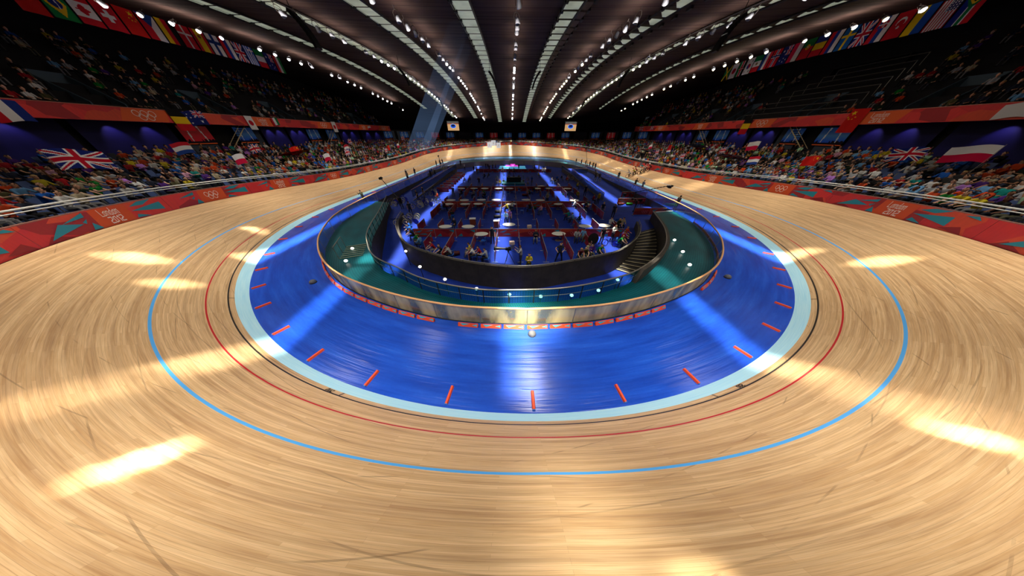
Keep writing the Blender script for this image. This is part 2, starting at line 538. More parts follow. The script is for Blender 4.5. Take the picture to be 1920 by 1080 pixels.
def ti(a, s): return np.interp(np.mod(s, PER), TS, a)


def tp(s, v, lift=0.0):
    """point on the banked track: s along, v up the slope, lift along the surface normal"""
    s = np.asarray(s, float); b = ti(TB, s); nx, ny = ti(TNX, s), ti(TNY, s)
    o = v * np.cos(b) - lift * np.sin(b); z = v * np.sin(b) + lift * np.cos(b)
    return np.stack([ti(TX, s) + nx * o, ti(TY, s) + ny * o, z + 0 * s], -1)


def op(s, o, z=None, dz=0.0):
    """point beyond the outer edge: o outward, absolute z or dz over the track edge"""
    s = np.asarray(s, float); b = ti(TB, s); nx, ny = ti(TNX, s), ti(TNY, s); e = W * np.cos(b) + o
    zz = (W * np.sin(b) + dz) if z is None else z + 0 * s
    return np.stack([ti(TX, s) + nx * e, ti(TY, s) + ny * e, zz], -1)


def edge_z(s): return W * np.sin(ti(TB, s))
def head(s): return math.atan2(float(ti(TNY, s)), float(ti(TNX, s)))      # heading of the outward normal


S600 = np.linspace(-PER / 2, PER / 2, 620, endpoint=False)      # the texture seam lies at the far end
SU = np.linspace(-PER / 2, PER / 2, 621)
vv = np.array([0, .25, .51, .51001, .9, 1.4, 2, 2.6, 3.2, 3.8, 4.4, 5.0, 5.5, W])
P = np.stack([tp(S600, v) for v in vv], 1)
uv = np.stack(np.broadcast_arrays(SU[:, None], vv[None, :]), -1)
tag(grid_obj('track_floor', P, M_WOOD, True, uv), kind='structure', label='banked pale timber cycling track with painted lines and a cyan inside band', cat='track')


# ------------------------------------------------------------------ infield curves
def spl(pts, n):
    """Catmull-Rom through points, resampled evenly"""
    p = np.asarray(pts, float); q = np.concatenate([[2 * p[0] - p[1]], p, [2 * p[-1] - p[-2]]]); out = []
    for i in range(len(p) - 1):
        a, b, c, d = q[i:i + 4]; t = np.linspace(0, 1, 12, endpoint=False)[:, None]
        out.append(.5 * (2 * b + (c - a) * t + (2 * a - 5 * b + 4 * c - d) * t ** 2 + (3 * b - a - 3 * c + d) * t ** 3))
    out = np.concatenate(out + [p[-1:]]); l = np.concatenate([[0], np.cumsum(np.linalg.norm(np.diff(out, axis=0), axis=1))])
    t = np.linspace(0, l[-1], n)
    return np.stack([np.interp(t, l, out[:, k]) for k in range(p.shape[1])], 1)


def arclen(p, closed=False):
    q = np.concatenate([p, p[:1]]) if closed else p
    return np.concatenate([[0], np.cumsum(np.linalg.norm(np.diff(q, axis=0), axis=1))])


half = [(0, 6.6), (3.1, 6.8), (5.6, 7.35), (8, 8.2), (10.6, 9.45), (12.7, 10.95), (14.7, 13.0), (16.6, 15.7), (18.6, 20), (19.5, 24.5), (19.85, 30), (19.9, 40), (19.9, CY)]
hp = spl(half, 160)
hp2 = np.concatenate([hp, np.stack([hp[::-1, 0], 2 * CY - hp[::-1, 1]], 1)[1:]])           # near apex -> far apex on the right
loop = np.concatenate([hp2, np.stack([-hp2[::-1, 0], hp2[::-1, 1]], 1)[1:-1]]); loop[:, 0] += CX   # counter-clockwise barrier line
BL = arclen(loop, True); BT = BL[-1]
loopc = np.concatenate([loop, loop[:1]])


def bp(d):
    d = np.mod(d, BT); return np.stack([np.interp(d, BL, loopc[:, 0]), np.interp(d, BL, loopc[:, 1])], -1)


def bn(d):
    a, b = bp(d - .05), bp(d + .05); t = (b - a); t = t / np.linalg.norm(t, axis=-1, keepdims=True)
    return np.stack([t[..., 1], -t[..., 0]], -1)                   # outward


# apron between barrier line and track
nb = 620
fr = np.linspace(0, 1, nb, endpoint=False)
A = tp(S600, 0)
db = np.array([0.0] * nb)
# match each track point to the barrier point along the track normal
bl2 = bp(np.linspace(0, BT, 3000, endpoint=False)); bd = np.linspace(0, BT, 3000, endpoint=False)
for i, s in enumerate(S600):
    n = np.array([ti(TNX, s), ti(TNY, s)]); d = bl2 - A[i, :2]
    perp = np.abs(d[:, 0] * n[1] - d[:, 1] * n[0]) + 1e3 * ((d @ n) > .2) + .02 * np.linalg.norm(d, axis=1)
    db[i] = bd[perp.argmin()]
Bp = bp(db)
ks = np.array([0, .06, .15, .3, .5, .7, .85, 1.0])
P = np.zeros((nb, len(ks), 3)); uv = np.zeros((nb + 1, len(ks), 2))
for j, k in enumerate(ks):
    P[:, j, :2] = A[:, :2] * (1 - k) + Bp * k; P[:, j, 2] = 0
    w = np.linalg.norm(A[:, :2] - Bp, axis=1)
    uv[:nb, j, 0] = S600; uv[nb, j, 0] = PER / 2; uv[:nb, j, 1] = w * k; uv[nb, j, 1] = w[0] * k
tag(grid_obj('apron_floor', P, M_APRON, True, uv, flip=True), kind='structure', label='blue apron floor inside the cyan band', cat='floor')

# pit levels
ZP, ZD = -.8, -2.0
pitw = spl([(-13.5, 24.8), (-12.6, 21.5), (-10.9, 18.2), (-9.1, 15.8), (-6.2, 13.95), (-3.2, 12.7), (-.5, 12.1), (1.2, 12.0), (2.7, 12.25), (4.5, 12.8), (6.6, 13.5), (8.9, 14.5), (11.5, 16.8), (13.2, 19.3), (14.2, 21.6)], 90)
cin = spl([(-17.0, 29.0, 1.0), (-14.4, 22.1, 1.0), (-12.5, 16.7, 1.0), (-10.8, 13.7, 1.0), (-9.2, 11.8, 1.0), (-7.0, 10.4, 1.0), (-5.4, 9.4, 1.0), (-3.7, 8.7, 1.0), (-1.6, 8.2, 1.0), (.1, 8.15, 1.0), (3.0, 8.35, 1.0), (5.9, 9.2, 1.0), (8.1, 10.4, .9), (11.2, 13.1, .6), (13.6, 16.0, .35), (15.6, 19.6, .25), (17.3, 24.4, .25)], 120)

# floor of the pit
far_apex = 83.0
fw_half = [(0, 83), (4, 82.7), (8, 81.2), (12, 78.6), (15, 75.4), (17.5, 71.0), (19.0, 66), (19.8, 60), (19.9, 52)]
fwp = spl(fw_half, 60)
poly = [(-19.8, 52), (-19.8, 24.8), (-13.5, 24.8)] + [tuple(p) for p in pitw] + [(19.8, 21.6 + 1.0), (19.8, 52)]
right = [(CX + a, b) for a, b in fwp[::-1]]; left = [(CX - a, b) for a, b in fwp]
me = bpy.data.meshes.new('pit_floor'); bm = bmesh.new()
ring_pts = [(-19.1, 52), (-19.1, 25.2)] + [tuple(p) for p in pitw] + [(20.6, 22.5)] + right + left[1:]
vs = [bm.verts.new((x, y, ZP)) for x, y in ring_pts]
f = bm.faces.new(vs); bmesh.ops.triangulate(bm, faces=[f]); bm.normal_update()
for f in bm.faces:
    if f.normal.z < 0: f.normal_flip()
bm.to_mesh(me); bm.free(); me.materials.append(M_CARPET)
o = bpy.data.objects.new('pit_floor', me); COL.objects.link(o); tag(o, kind='structure', label='deep blue carpeted floor of the sunken pit', cat='floor')


def strip_wall(name, pts, z0, z1, m, joint=True, closed=False, thick=0.0, kind='structure', label=None, cat='wall', side=1):
    """vertical wall along a plan line, with a flat top of given thickness"""
    pts = np.asarray(pts, float); n = len(pts); L = arclen(pts)
    t = np.gradient(pts[:, :2], axis=0); t /= np.linalg.norm(t, axis=1, keepdims=True); nn = np.stack([t[:, 1], -t[:, 0]], 1) * side
    z0 = np.broadcast_to(z0, n); z1 = np.broadcast_to(z1, n)
    cols = [np.c_[pts[:, :2], z0], np.c_[pts[:, :2], z1]]; vv = [z0, z1]
    if thick: cols += [np.c_[pts[:, :2] - nn * thick, z1], np.c_[pts[:, :2] - nn * thick, z0]]; vv += [z1 + thick, z1 + thick + (z1 - z0)]
    P = np.stack(cols, 1); uv = np.stack([np.broadcast_to(L[:, None], P.shape[:2]), np.stack(vv, 1)], -1)
    o = grid_obj(name, P, m, False, uv[: n], smooth=False)
    return tag(o, label=label, cat=cat, kind=kind)


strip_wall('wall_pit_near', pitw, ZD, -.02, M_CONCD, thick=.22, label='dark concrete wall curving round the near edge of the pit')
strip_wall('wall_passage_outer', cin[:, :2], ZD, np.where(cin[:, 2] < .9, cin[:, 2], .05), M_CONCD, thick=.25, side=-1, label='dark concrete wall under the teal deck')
# passage floor, sloped on one side, stair on the other
tt = np.linspace(0, 1, 140)


def on(poly3, t):
    L = arclen(poly3[:, :2]); return np.stack([np.interp(t * L[-1], L, poly3[:, k]) for k in range(2)], -1)


ca, pa = on(cin, tt * .985), on(pitw, tt)
tz = np.interp(tt, [0, .06, .24, 1.0], [ZP, ZP, ZD, ZD])
nst = 14
zc_ = np.where(tt < .5, np.interp(ca[:, 1], [17.0, 24.3], [ZD, ZP - .003]), ZD); zp_ = np.where(tt < .5, np.interp(pa[:, 1], [16.0, 24.3], [ZD, ZP - .003]), ZD)
P = np.stack([np.c_[ca, zc_], np.c_[(ca + pa) / 2, (zc_ + zp_) / 2], np.c_[pa, zp_]], 1)
tag(grid_obj('passage_floor', P, M_CARPET, smooth=False), kind='structure', label='blue floor of the sunken passage round the pit', cat='floor')
mb = MB()
t0, t1 = .78, .965
for k in range(nst):
    a, b = t0 + (t1 - t0) * k / nst, t0 + (t1 - t0) * (k + 1) / nst
    z = ZD + (ZP - ZD) * (k + 1) / nst; zb = ZD - .1
    q = [on(cin, np.array([a * .985]))[0], on(cin, np.array([b * .985]))[0], on(pitw, np.array([b]))[0], on(pitw, np.array([a]))[0]]
    q[0] = q[0] * .93 + q[3] * .07; q[1] = q[1] * .93 + q[2] * .07; q[3] = q[3] * .97 + q[0] * .03; q[2] = q[2] * .97 + q[1] * .03
    vs = [(*p, zb) for p in q] + [(*p, z) for p in q]
    mb.add(vs, [(4, 5, 6, 7), (0, 3, 7, 4), (1, 5, 6, 2), (0, 4, 5, 1), (3, 2, 6, 7)], 0)
    n0, n3 = np.array(q[0]), np.array(q[3]); d = (np.array(q[1]) - n0) * .18; d3 = (np.array(q[2]) - n3) * .18
    mb.add([(*n0, z + .006), (*(n0 + d), z + .006), (*(n3 + d3), z + .006), (*n3, z + .006)], [(0, 1, 2, 3)], 1)
rs = empty('staircase', (0, 0, 0), label='dark concrete staircase with pale step edges going down beside the pit wall', cat='staircase')
mb.build('flight', [M_CONCD, mat('step_edge', (176, 160, 124), .5)], rs)

q = [on(cin, np.array([x]))[0] for x in (t1 * .985, .96, .985)] + [on(pitw, np.array([x]))[0] for x in (1.0, .98, t1)]
mb = MB(); mb.add([(*p, ZP + .002) for p in q], [tuple(range(6))]); tag(mb.build('landing_floor', M_CARPET), kind='structure', label='blue landing at the head of the staircase', cat='floor')

# teal deck between the barrier and the passage
dn = np.linspace(0, 1, 150)
lo = bp(np.interp(dn, [0, 1], [BT - arclen(hp)[-1] * .62, BT + arclen(hp)[-1] * .535]))
# inner line in the same order (left -> right)
ci = on(cin, dn)
P = np.stack([np.c_[ci * (1 - k) + lo * k, np.full(150, .06)] for k in np.linspace(0, 1, 7)], 1)
w = np.linalg.norm(lo - ci, axis=1); Lc = arclen(lo)
uv = np.stack([np.broadcast_to(Lc[:, None], (150, 7)), np.linspace(0, 1, 7)[None] * w[:, None]], -1)
tag(grid_obj('deck_floor', P, M_DECK, False, uv, flip=True), kind='structure', label='teal netted deck between glass barrier and sunken passage', cat='floor')
# fascia where the deck ends on the stair side, with its white edge
e0, e1 = ci[-1], lo[-1]
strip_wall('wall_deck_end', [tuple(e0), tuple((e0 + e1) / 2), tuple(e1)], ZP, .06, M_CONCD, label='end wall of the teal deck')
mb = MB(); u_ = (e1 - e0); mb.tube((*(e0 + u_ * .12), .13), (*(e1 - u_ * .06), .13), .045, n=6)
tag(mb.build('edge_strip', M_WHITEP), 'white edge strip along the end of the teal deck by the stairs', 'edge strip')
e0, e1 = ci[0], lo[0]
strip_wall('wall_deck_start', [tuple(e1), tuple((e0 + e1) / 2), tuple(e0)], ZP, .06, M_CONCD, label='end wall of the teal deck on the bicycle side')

# retaining wall under the apron along the straights and round the far end
dd = np.linspace(arclen(hp)[-1] * .5, BT - arclen(hp)[-1] * .5, 260)
strip_wall('wall_infield', np.concatenate([bp(dd)]), ZP, 0.0, M_CONC, label='grey concrete wall under the apron')
# far deck and far pit wall
farw = np.concatenate([np.stack([CX + fwp[::-1, 0], fwp[::-1, 1]], 1), np.stack([CX - fwp[1:, 0], fwp[1:, 1]], 1)])
strip_wall('wall_pit_far', farw, ZP, .55, mat('far_wall_paint', (150, 140, 132), .6), thick=.25, side=-1, label='pale concrete wall round the far end of the pit')
hl = arclen(hp2)
dfar = np.linspace(hl[-1] * .62, BT - hl[-1] * .62, len(farw))
P = np.stack([np.c_[farw * (1 - k) + bp(dfar) * k, np.full(len(farw), .05)] for k in (0, .33, .66, 1)], 1)
uv = np.stack([np.broadcast_to(arclen(farw)[:, None], (len(farw), 4)), np.broadcast_to(np.array([0, 3, 6, 9.])[None], (len(farw), 4))], -1)
tag(grid_obj('far_deck_floor', P, M_DECK, False, uv), kind='structure', label='teal deck beyond the far end of the pit', cat='floor')

# ramps climbing from the pit to the apron on both straights
for nm, xi, xo, ya, yb, yc in (('ramp_floor', 14.9, CX + 19.88, 33.5, 56, 66), ('ramp_floor', -15.6, CX - 19.88, 33.5, 56, 66)):
    ys = np.array([ya, (ya + yb) / 2, yb, yc]); zs = np.array([ZP + .004, ZP / 2, -.01, -.01])
    P = np.stack([np.c_[np.full(4, xi), ys, zs], np.c_[np.full(4, xo), ys, zs]], 1)
    tag(grid_obj(nm, P, M_CARPET, smooth=False, flip=xi > 0), kind='structure', label='blue ramp from the pit up to the apron on the ' + ('cyclists' if xi > 0 else 'bicycle rack') + ' side', cat='floor')
    strip_wall('wall_ramp', np.c_[np.full(4, xi), ys], np.full(4, ZP), zs + .06, M_CONC, thick=.12, side=-1 if xi > 0 else 1, label='wedge shaped wall beside the ramp on the ' + ('cyclists' if xi > 0 else 'bicycle rack') + ' side')

# ------------------------------------------------------------------ glass barrier with beech handrail, one pane after another
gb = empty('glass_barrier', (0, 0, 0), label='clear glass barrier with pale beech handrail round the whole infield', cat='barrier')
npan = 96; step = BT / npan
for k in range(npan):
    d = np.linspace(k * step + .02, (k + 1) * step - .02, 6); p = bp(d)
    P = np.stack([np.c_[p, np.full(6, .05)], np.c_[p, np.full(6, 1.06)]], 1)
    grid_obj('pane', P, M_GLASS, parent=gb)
mb = MB()
for k in range(npan):
    p = bp(k * step); mb.tube((*p, 0), (*p, 1.05), .018, n=4)
pj = mb.build('pane_joint', M_STEEL, gb); pj['kind'] = 'stuff'
d = np.linspace(0, BT, 420, endpoint=False)
mb = MB(); mb.path([(*p, 1.09) for p in bp(d)], .055, 6, 0, True); mb.build('handrail', M_RAILW, gb, True)
mb = MB(); mb.path([(*p, .03) for p in bp(d)], .035, 4, 0, True); mb.build('base_shoe', M_DARK, gb)

# ------------------------------------------------------------------ fence round the sunken passage: posts, netting, top rail
fe = empty('passage_fence', (0, 0, 0), label='dark railing with teal netting and posts round the sunken passage', cat='fence')
mb = MB(); mb.path([tuple(p) for p in cin], .045, 6); mb.build('top_rail', M_STEEL, fe, True)
mb = MB(); mb.path([(p[0], p[1], p[2] * .5 + .03) for p in cin[:100]], .018, 5); mb.build('mid_rail', M_STEEL, fe, True)
for k in range(0, 104, 3):
    p = cin[k]; mb = MB(); mb.tube((p[0], p[1], .05), tuple(p), .03, n=5); mb.build('post', M_DARK, fe)
nc = cin[34:100]
P = np.stack([np.c_[nc[:, :2], np.full(len(nc), .06)], nc], 1)
uv = np.stack([np.broadcast_to(arclen(nc)[:, None], P.shape[:2]), np.broadcast_to(np.array([0, .95])[None], P.shape[:2])], -1)
grid_obj('netting', P, M_NET, False, uv, parent=fe)

# low rail on top of the pit wall
pr = empty('pit_rail', (0, 0, 0), label='low dark steel rail along the top of the near pit wall', cat='railing')
pw = spl(np.c_[pitw, np.full(len(pitw), .16)], 90)
mb = MB(); mb.path([tuple(p) for p in pw], .03, 6); mb.build('rail', M_STEEL, pr, True)
for k in range(2, 90, 4):
    p = pw[k]; mb = MB(); mb.tube((p[0], p[1], -.02), tuple(p), .02, n=4); mb.build('post', M_DARK, pr)

# round lamps standing in the passage and on the deck
M_LAMP = emis('lamp_lens', (255, 250, 236), 3)


def lamp(x, y, z0, z1, i, where):
    t = empty('bollard_lamp', (x, y, z0), label=f'small round white lamp on a post, {nth(i)} {where}', cat='lamp', group='lamps round the passage')
    mb = MB(); mb.tube((0, 0, 0), (0, 0, z1 - z0 - .1), .03, .025, 6); mb.build('post', M_DARK, t)
    mb = MB(); mb.ball((0, 0, z1 - z0), .12, 10, 6, 0, (1, 1, .8)); mb.build('globe', M_LAMP, t, True)


for i, (x, y) in enumerate([(-9.3, 15.7), (-7.1, 13.1), (-4.7, 11.4), (-2.3, 10.3), (-.1, 9.7), (1.9, 9.5), (3.9, 9.6), (5.8, 10.1), (7.6, 11.3)]):
    lamp(x, y, ZD, -.6, i + 1, 'round the sunken passage from the bicycle side')
for i, (x, y) in enumerate([(-12.9, 14.6), (-12.1, 12.6)]): lamp(x, y, .06, .22, i + 1, 'on the teal deck of the bicycle side')
for i, (x, y) in enumerate([(14.5, 16.2), (13.7, 14.0), (12.8, 12.0)]): lamp(x, y, .06, .22, i + 1, 'on the teal deck of the staircase side')

# metal steps on the deck, seen by the fence
st = empty('deck_steps', (0, 0, 0), label='short flight of pale metal steps with handrail on the teal deck', cat='steps')
a0, a1 = np.array([-13.4, 13.0]), np.array([-15.6, 18.5]); u = (a1 - a0) / np.linalg.norm(a1 - a0); nrm = np.array([u[1], -u[0]])
mb = MB()
for k in range(7):
    c = a0 + u * (.35 * k) + nrm * 1.2
    mb.box((c[0], c[1], .09 + .004 * k), (1.5, .10, .03), 0, math.atan2(nrm[1], nrm[0]))
mb.build('treads', mat('pale_tread', (120, 132, 110), .5), st)
mb = MB()
for k in (0, 3, 6):
    c = a0 + u * (.35 * k) + nrm * .4; mb.tube((c[0], c[1], .06), (c[0], c[1], 1.0), .025, n=5)
c, e = a0 + nrm * .4, a0 + u * 2.1 + nrm * .4
mb.tube((c[0], c[1], 1.0), (e[0], e[1], 1.0), .03, n=5); mb.build('handrail', M_STEEL, st)

# ------------------------------------------------------------------ orange foam markers lying on the apron, and red strips along the barrier foot
M_MARK = mat('marker_orange', (236, 84, 44), .55); M_MARKT = mat('marker_blue_tip', (70, 120, 190), .5)


def marker(s, label, L=.62):
    p = tp(np.array([s]), 0)[0]; h = head(s)
    t = empty('lap_marker', (p[0] - math.cos(h) * .12, p[1] - math.sin(h) * .12, 0), h, label, 'marker', 'orange markers on the apron')
    mb = MB(); mb.add([(0, -.06, 0), (0, .06, 0), (-L, -.06, 0), (-L, .06, 0), (0, -.035, .075), (0, .035, .075), (-L, -.035, .075), (-L, .035, .075)],
                      [(0, 4, 5, 1), (2, 3, 7, 6), (4, 6, 7, 5), (0, 2, 6, 4), (1, 5, 7, 3), (0, 1, 3, 2)]); mb.build('foam_body', M_MARK, t)
    mb = MB(); mb.box((.012, 0, .03), (.03, .10, .055)); mb.build('end_tip', M_MARKT, t)


MS = [0.0, 3.3, 6.5, 9.8, 12.9, 15.8, 18.5, 21.3, 24.2, 27.7, 30.8, 34.2, 37.3, 42, 47]
for i, s in enumerate(MS): marker(s, f'orange foam marker on the blue apron, {nth(i + 1)} from the middle towards the cyclists')
for i, s in enumerate([244.9, 241.6, 238.4, 235.3, 232.1, 229.4, 226.6, 223.8, 220.5, 217.2, 214.0, 211.0, 206, 201]):
    marker(s, f'orange foam marker on the blue apron, {nth(i + 1)} from the middle towards the bicycle racks')
for i, s in enumerate(range(100, 150, 4)): marker(s, f'orange foam marker at the far end of the apron, {nth(i + 1)} from the cyclists side', .5)

i = 0
gaps = [(-4.9, -3.5), (.95, 1.55), (8.3, 11.2), (14.6, 15.3)]
for k in range(-16, 23):
    d0 = k * 1.13 + .5
    if any(a < d0 < b for a, b in gaps): continue
    i += 1
    p = bp(np.array(d0)); n = bn(np.array(d0)); a = math.atan2(n[1], n[0])
    t = empty('kerb_board', (p[0] + n[0] * .26, p[1] + n[1] * .26, .0), a, f'small red and teal board at the barrier foot, {nth(i)} from the bicycle side', 'board', 'small boards at the barrier foot')
    mb = MB(); mb.add([(-.07, -.5, 0), (-.07, .5, 0), (-.07, -.5, .17), (-.07, .5, .17), (.05, -.5, 0), (.05, .5, 0), (-.03, -.5, .17), (-.03, .5, .17)],
                      [(0, 2, 3, 1), (4, 5, 7, 6), (2, 6, 7, 3), (0, 4, 6, 2), (1, 3, 7, 5)]); mb.build('panel', M_MARK, t)
    mb = MB(); f = lambda y, z: (.053 - .08 * z / .17 + .004, y, z)
    mb.add([f(-.40, .165), f(.10, .165), f(-.25, .06)], [(0, 1, 2)]); mb.add([f(.2, .1), f(.45, .16), f(.46, .05)], [(0, 1, 2)]); mb.build('teal_pattern', mat('motif_cyan', (60, 176, 206), .5), t)
for i, (x, y) in enumerate([(-12.7, 10.2), (1.0, 6.0), (14.5, 10.7)]):
    t = empty('dome_box', (x, y, 0), 0, ['small dark dome unit on the apron near the bicycle side markers', 'small dark dome unit on the apron in the middle of the light band', 'small dark dome unit on the apron by the staircase side boards'][i], 'dome')
    mb = MB(); mb.ball((0, 0, .06), .19, 10, 6, 0, (1, 1, .8)); mb.build('cover', M_GREY, t, True)
    mb = MB(); mb.lathe([(.2, 0), (.2, .04), (.17, .06)], n=10); mb.build('base_plate', M_DARK, t)

# ------------------------------------------------------------------ emblems as flat outlines: (polygons in a unit plane)
def stroke(pts, w):
    out = []
    for (x0, y0), (x1, y1) in zip(pts[:-1], pts[1:]):
        d = math.hypot(x1 - x0, y1 - y0) or 1; ux, uy = (x1 - x0) / d, (y1 - y0) / d; px, py = -uy * w / 2, ux * w / 2
        ex, ey = ux * w * .45, uy * w * .45
        out.append([(x0 - ex + px, y0 - ey + py), (x0 - ex - px, y0 - ey - py), (x1 + ex - px, y1 + ey - py), (x1 + ex + px, y1 + ey + py)])
    return out


GL = {'L': [[(0, 1.5), (0, 0), (.6, 0)]], 'o': [[(0, 0), (0, .75), (.5, 1), (.5, .1), (0, 0)]], 'n': [[(0, 0), (0, 1)], [(0, .8), (.5, 1), (.5, 0)]],
      'd': [[(.5, 1.55), (.5, 0), (0, 0), (0, .8), (.5, 1)]], '2': [[(0, 1), (.55, 1), (.55, .6), (0, .35), (0, 0), (.6, 0)]],
      '0': [[(0, 0), (0, .9), (.5, 1), (.5, .1), (0, 0)]], '1': [[(0, .8), (.22, 1), (.22, 0)]]}


def word(txt, x, y, h, w, gap=.32, slant=.05):
    out = []; cx = 0
    for ch in txt:
        wd = .22 if ch == '1' else .55
        for st_ in GL[ch]:
            for q in stroke(st_, w):
                out.append([((cx + a + slant * b) * h + x, b * h + y) for a, b in q])
        cx += wd + gap
    tw = (cx - gap) * h
    return [[(a - tw / 2, b) for a, b in q] for q in out]


def annulus(cx, cy, r, w, n=24):
    out = []
    for i in range(n):
        a, b = 2 * PI * i / n, 2 * PI * (i + 1) / n
        out.append([(cx + (r - w) * math.cos(a), cy + (r - w) * math.sin(a)), (cx + r * math.cos(a), cy + r * math.sin(a)), (cx + r * math.cos(b), cy + r * math.sin(b)), (cx + (r - w) * math.cos(b), cy + (r - w) * math.sin(b))])
    return out


def rings(h, n=24):
    """five interlocking rings, total height h centred on 0"""
    r = h * .32; w = h * .065; out = []
    for i in range(3): out += annulus((i - 1) * r * 2.2, r * .55, r, w, n)
    for i in range(2): out += annulus((i - .5) * r * 2.2, -r * .55, r, w, n)
    return out


def london(h):
    return word('London', 0, h * .08, h * .30, .17) + word('2012', h * .05, -h * .46, h * .40, .17)


def slab_polys(polys, fn, lift, cuts=.45):
    """map polygons of (u, h) through fn(u, h, lift) -> xyz, cut so they follow the curve"""
    V = []; F = []
    for q in polys:
        us = [p[0] for p in q]; n = max(1, int(math.ceil((max(us) - min(us)) / cuts)))
        parts = [q]
        for k in range(1, n):
            c = min(us) + (max(us) - min(us)) * k / n; new = []
            for pl in parts:
                for sgn in (1, -1):
                    o_ = []
                    for a, b in zip(pl, pl[1:] + pl[:1]):
                        da, dbb = (a[0] - c) * sgn, (b[0] - c) * sgn
                        if da <= 0: o_.append(a)
                        if da * dbb < 0:
                            t = da / (da - dbb); o_.append((a[0] + (b[0] - a[0]) * t, a[1] + (b[1] - a[1]) * t))
                    if len(o_) >= 3: new.append(o_)
            parts = new
        for pl in parts:
            i0 = len(V); V += [fn(u, h, lift) for u, h in pl]; F.append(tuple(range(i0, i0 + len(pl))))
    return V, F


def poly_obj(name, polys, fn, lift, m, parent):
    V, F = slab_polys(polys, fn, lift)
    mb = MB(); mb.add(V, F); return mb.build(name, m, parent)


# ------------------------------------------------------------------ trackside boards
def board_panel_mat(name, bright):
    t = NT(name)
    uv = t.n('ShaderNodeUVMap', uv_map='UVMap').outputs[0]
    vo = t.n('ShaderNodeTexVoronoi', feature='F1', voronoi_dimensions='2D'); vo.inputs['Scale'].default_value = .55; t.l(t.scale(uv, (1, 2.2, 1)), vo.inputs['Vector'])
    sep = t.n('ShaderNodeSeparateColor'); t.l(vo.outputs['Color'], sep.inputs[0])
    k = bright
    c = t.ramp(sep.outputs[0], [(0, (int(150 * k), int(30 * k), int(34 * k))), (.3, (int(196 * k), int(40 * k), int(42 * k))), (.6, (int(210 * k), int(50 * k), int(46 * k))), (.85, (int(206 * k), int(72 * k), int(40 * k)))], 'CONSTANT')
    n1 = t.noise(t.scale(uv, (6, 1.5, 1)), 1.0, 3)
    c = t.mix(t.math('MULTIPLY', n1, .35), c, L4((120, 22, 30)))
    t.l(c, t.b.inputs['Base Color']); t.b.inputs['Roughness'].default_value = .5
    return t.m


M_BPAN = board_panel_mat('board_red_facets', 1.12)
EMB = [(9.0, 'r'), (18.2, 'r'), (27.3, 'l'), (35.6, 'r'), (44.6, 'l'), (55.5, 'r'), (67.6, 'l'), (78.3, 'r'), (89.0, 'l'), (97.4, 'r'), (106.8, 'l'), (116.5, 'r'), (125.5, 'l'), (132.5, 'r'),
       (140.2, 'r'), (149.3, 'l'), (158.8, 'r'), (168.5, 'l'), (178.5, 'r'), (190.2, 'l'), (200.0, 'r'), (209.2, 'l'), (215.8, 'r'), (222.4, 'l'), (230.6, 'r'), (239.0, 'l')]
OS = np.linspace(0, PER, 4001); OL = arclen(op(OS, 0.0))


def s_at(l): return np.interp(np.mod(l, OL[-1]), OL, OS)
def l_at(s): return np.interp(np.mod(s, PER), OS, OL) + (0 if s >= 0 else -OL[-1])


HB = .98
cnt = {}
for k in range(len(EMB)):
    s, typ = EMB[k]
    if k in (0, len(EMB) - 1): continue
    la, lb, lc = l_at(EMB[k - 1][0]), l_at(s), l_at(EMB[k + 1][0])
    a, b = (la + lb) / 2 - lb, (lc + lb) / 2 - lb
    side = 'far end' if 96 < s % PER < 152 else ('staircase side' if s < 100 else 'bicycle side')

    def fn(u, h, lift, lb=lb):
        p = op(np.array([s_at(lb - u)]), .06 - lift, dz=h)[0]; return tuple(p)
    n = 24; us = np.linspace(a + .01, b - .01, n); hs = np.linspace(0, HB, 3)
    P = np.array([[fn(-u, h, 0) for h in hs] for u in us]); uv = np.array([[(lb + u, h) for h in hs] for u in us])
    cnt[side + typ] = cnt.get(side + typ, 0) + 1
    lab = f"red trackside board with {'white interlocking rings' if typ == 'r' else 'white lettering of city and year'}, {nth(cnt[side + typ])} such board, {side}"
    t = empty('trackside_board', tuple(op(np.array([s]), .06)[0]), 0, lab, 'board', 'trackside advertising boards')
    loc = np.array(t.location)
    o = grid_obj('panel', P - loc, M_BPAN, False, uv, parent=t)
    f2 = lambda u, h, l, fn=fn, loc=loc: tuple(np.array(fn(u, h, l)) - loc)
    poly_obj('centre_field', [[(-1.25, 0.01), (1.15, 0.01), (1.3, HB - .01), (-1.05, HB - .01)]], f2, .008, M_ORG, t)
    T = [[(-2.9, .62), (-1.4, .93), (-1.5, .72)], [(-4.2, .12), (-1.9, .42), (-3.1, .66)], [(-1.75, .05), (-1.45, .4), (-1.15, .05)], [(-1.9, .5), (-1.5, .62), (-1.75, .4)],
         [(1.45, .75), (2.2, .95), (3.2, .97), (2.4, .72)], [(1.3, .5), (3.6, .72), (3.6, .22)], [(1.3, .08), (1.5, .28), (2.3, .04)], [(3.9, .9), (4.6, .97), (4.9, .8)]]
    poly_obj('teal_pattern', [q for q in T if min(p[0] for p in q) > -b and max(p[0] for p in q) < -a], f2, .012, M_TEAL, t)
    poly_obj('dark_pattern', [q for q in [[(-4.6, .02), (-3.0, .02), (-4.0, .3)], [(3.3, .1), (4.8, .02), (4.4, .36)]] if min(p[0] for p in q) > -b and max(p[0] for p in q) < -a], f2, .006, M_REDD, t)
    em = rings(.62) if typ == 'r' else london(.78)
    poly_obj('emblem', [[(u, h + HB * .5) for u, h in q] for q in em], f2, .018, M_WHT, t)
    mb = MB(); mb.path([tuple(np.array(fn(-u, HB + .02, -.03)) - loc) for u in us], .035, 5); mb.build('top_trim', mat('board_trim', (140, 96, 84), .5), t)

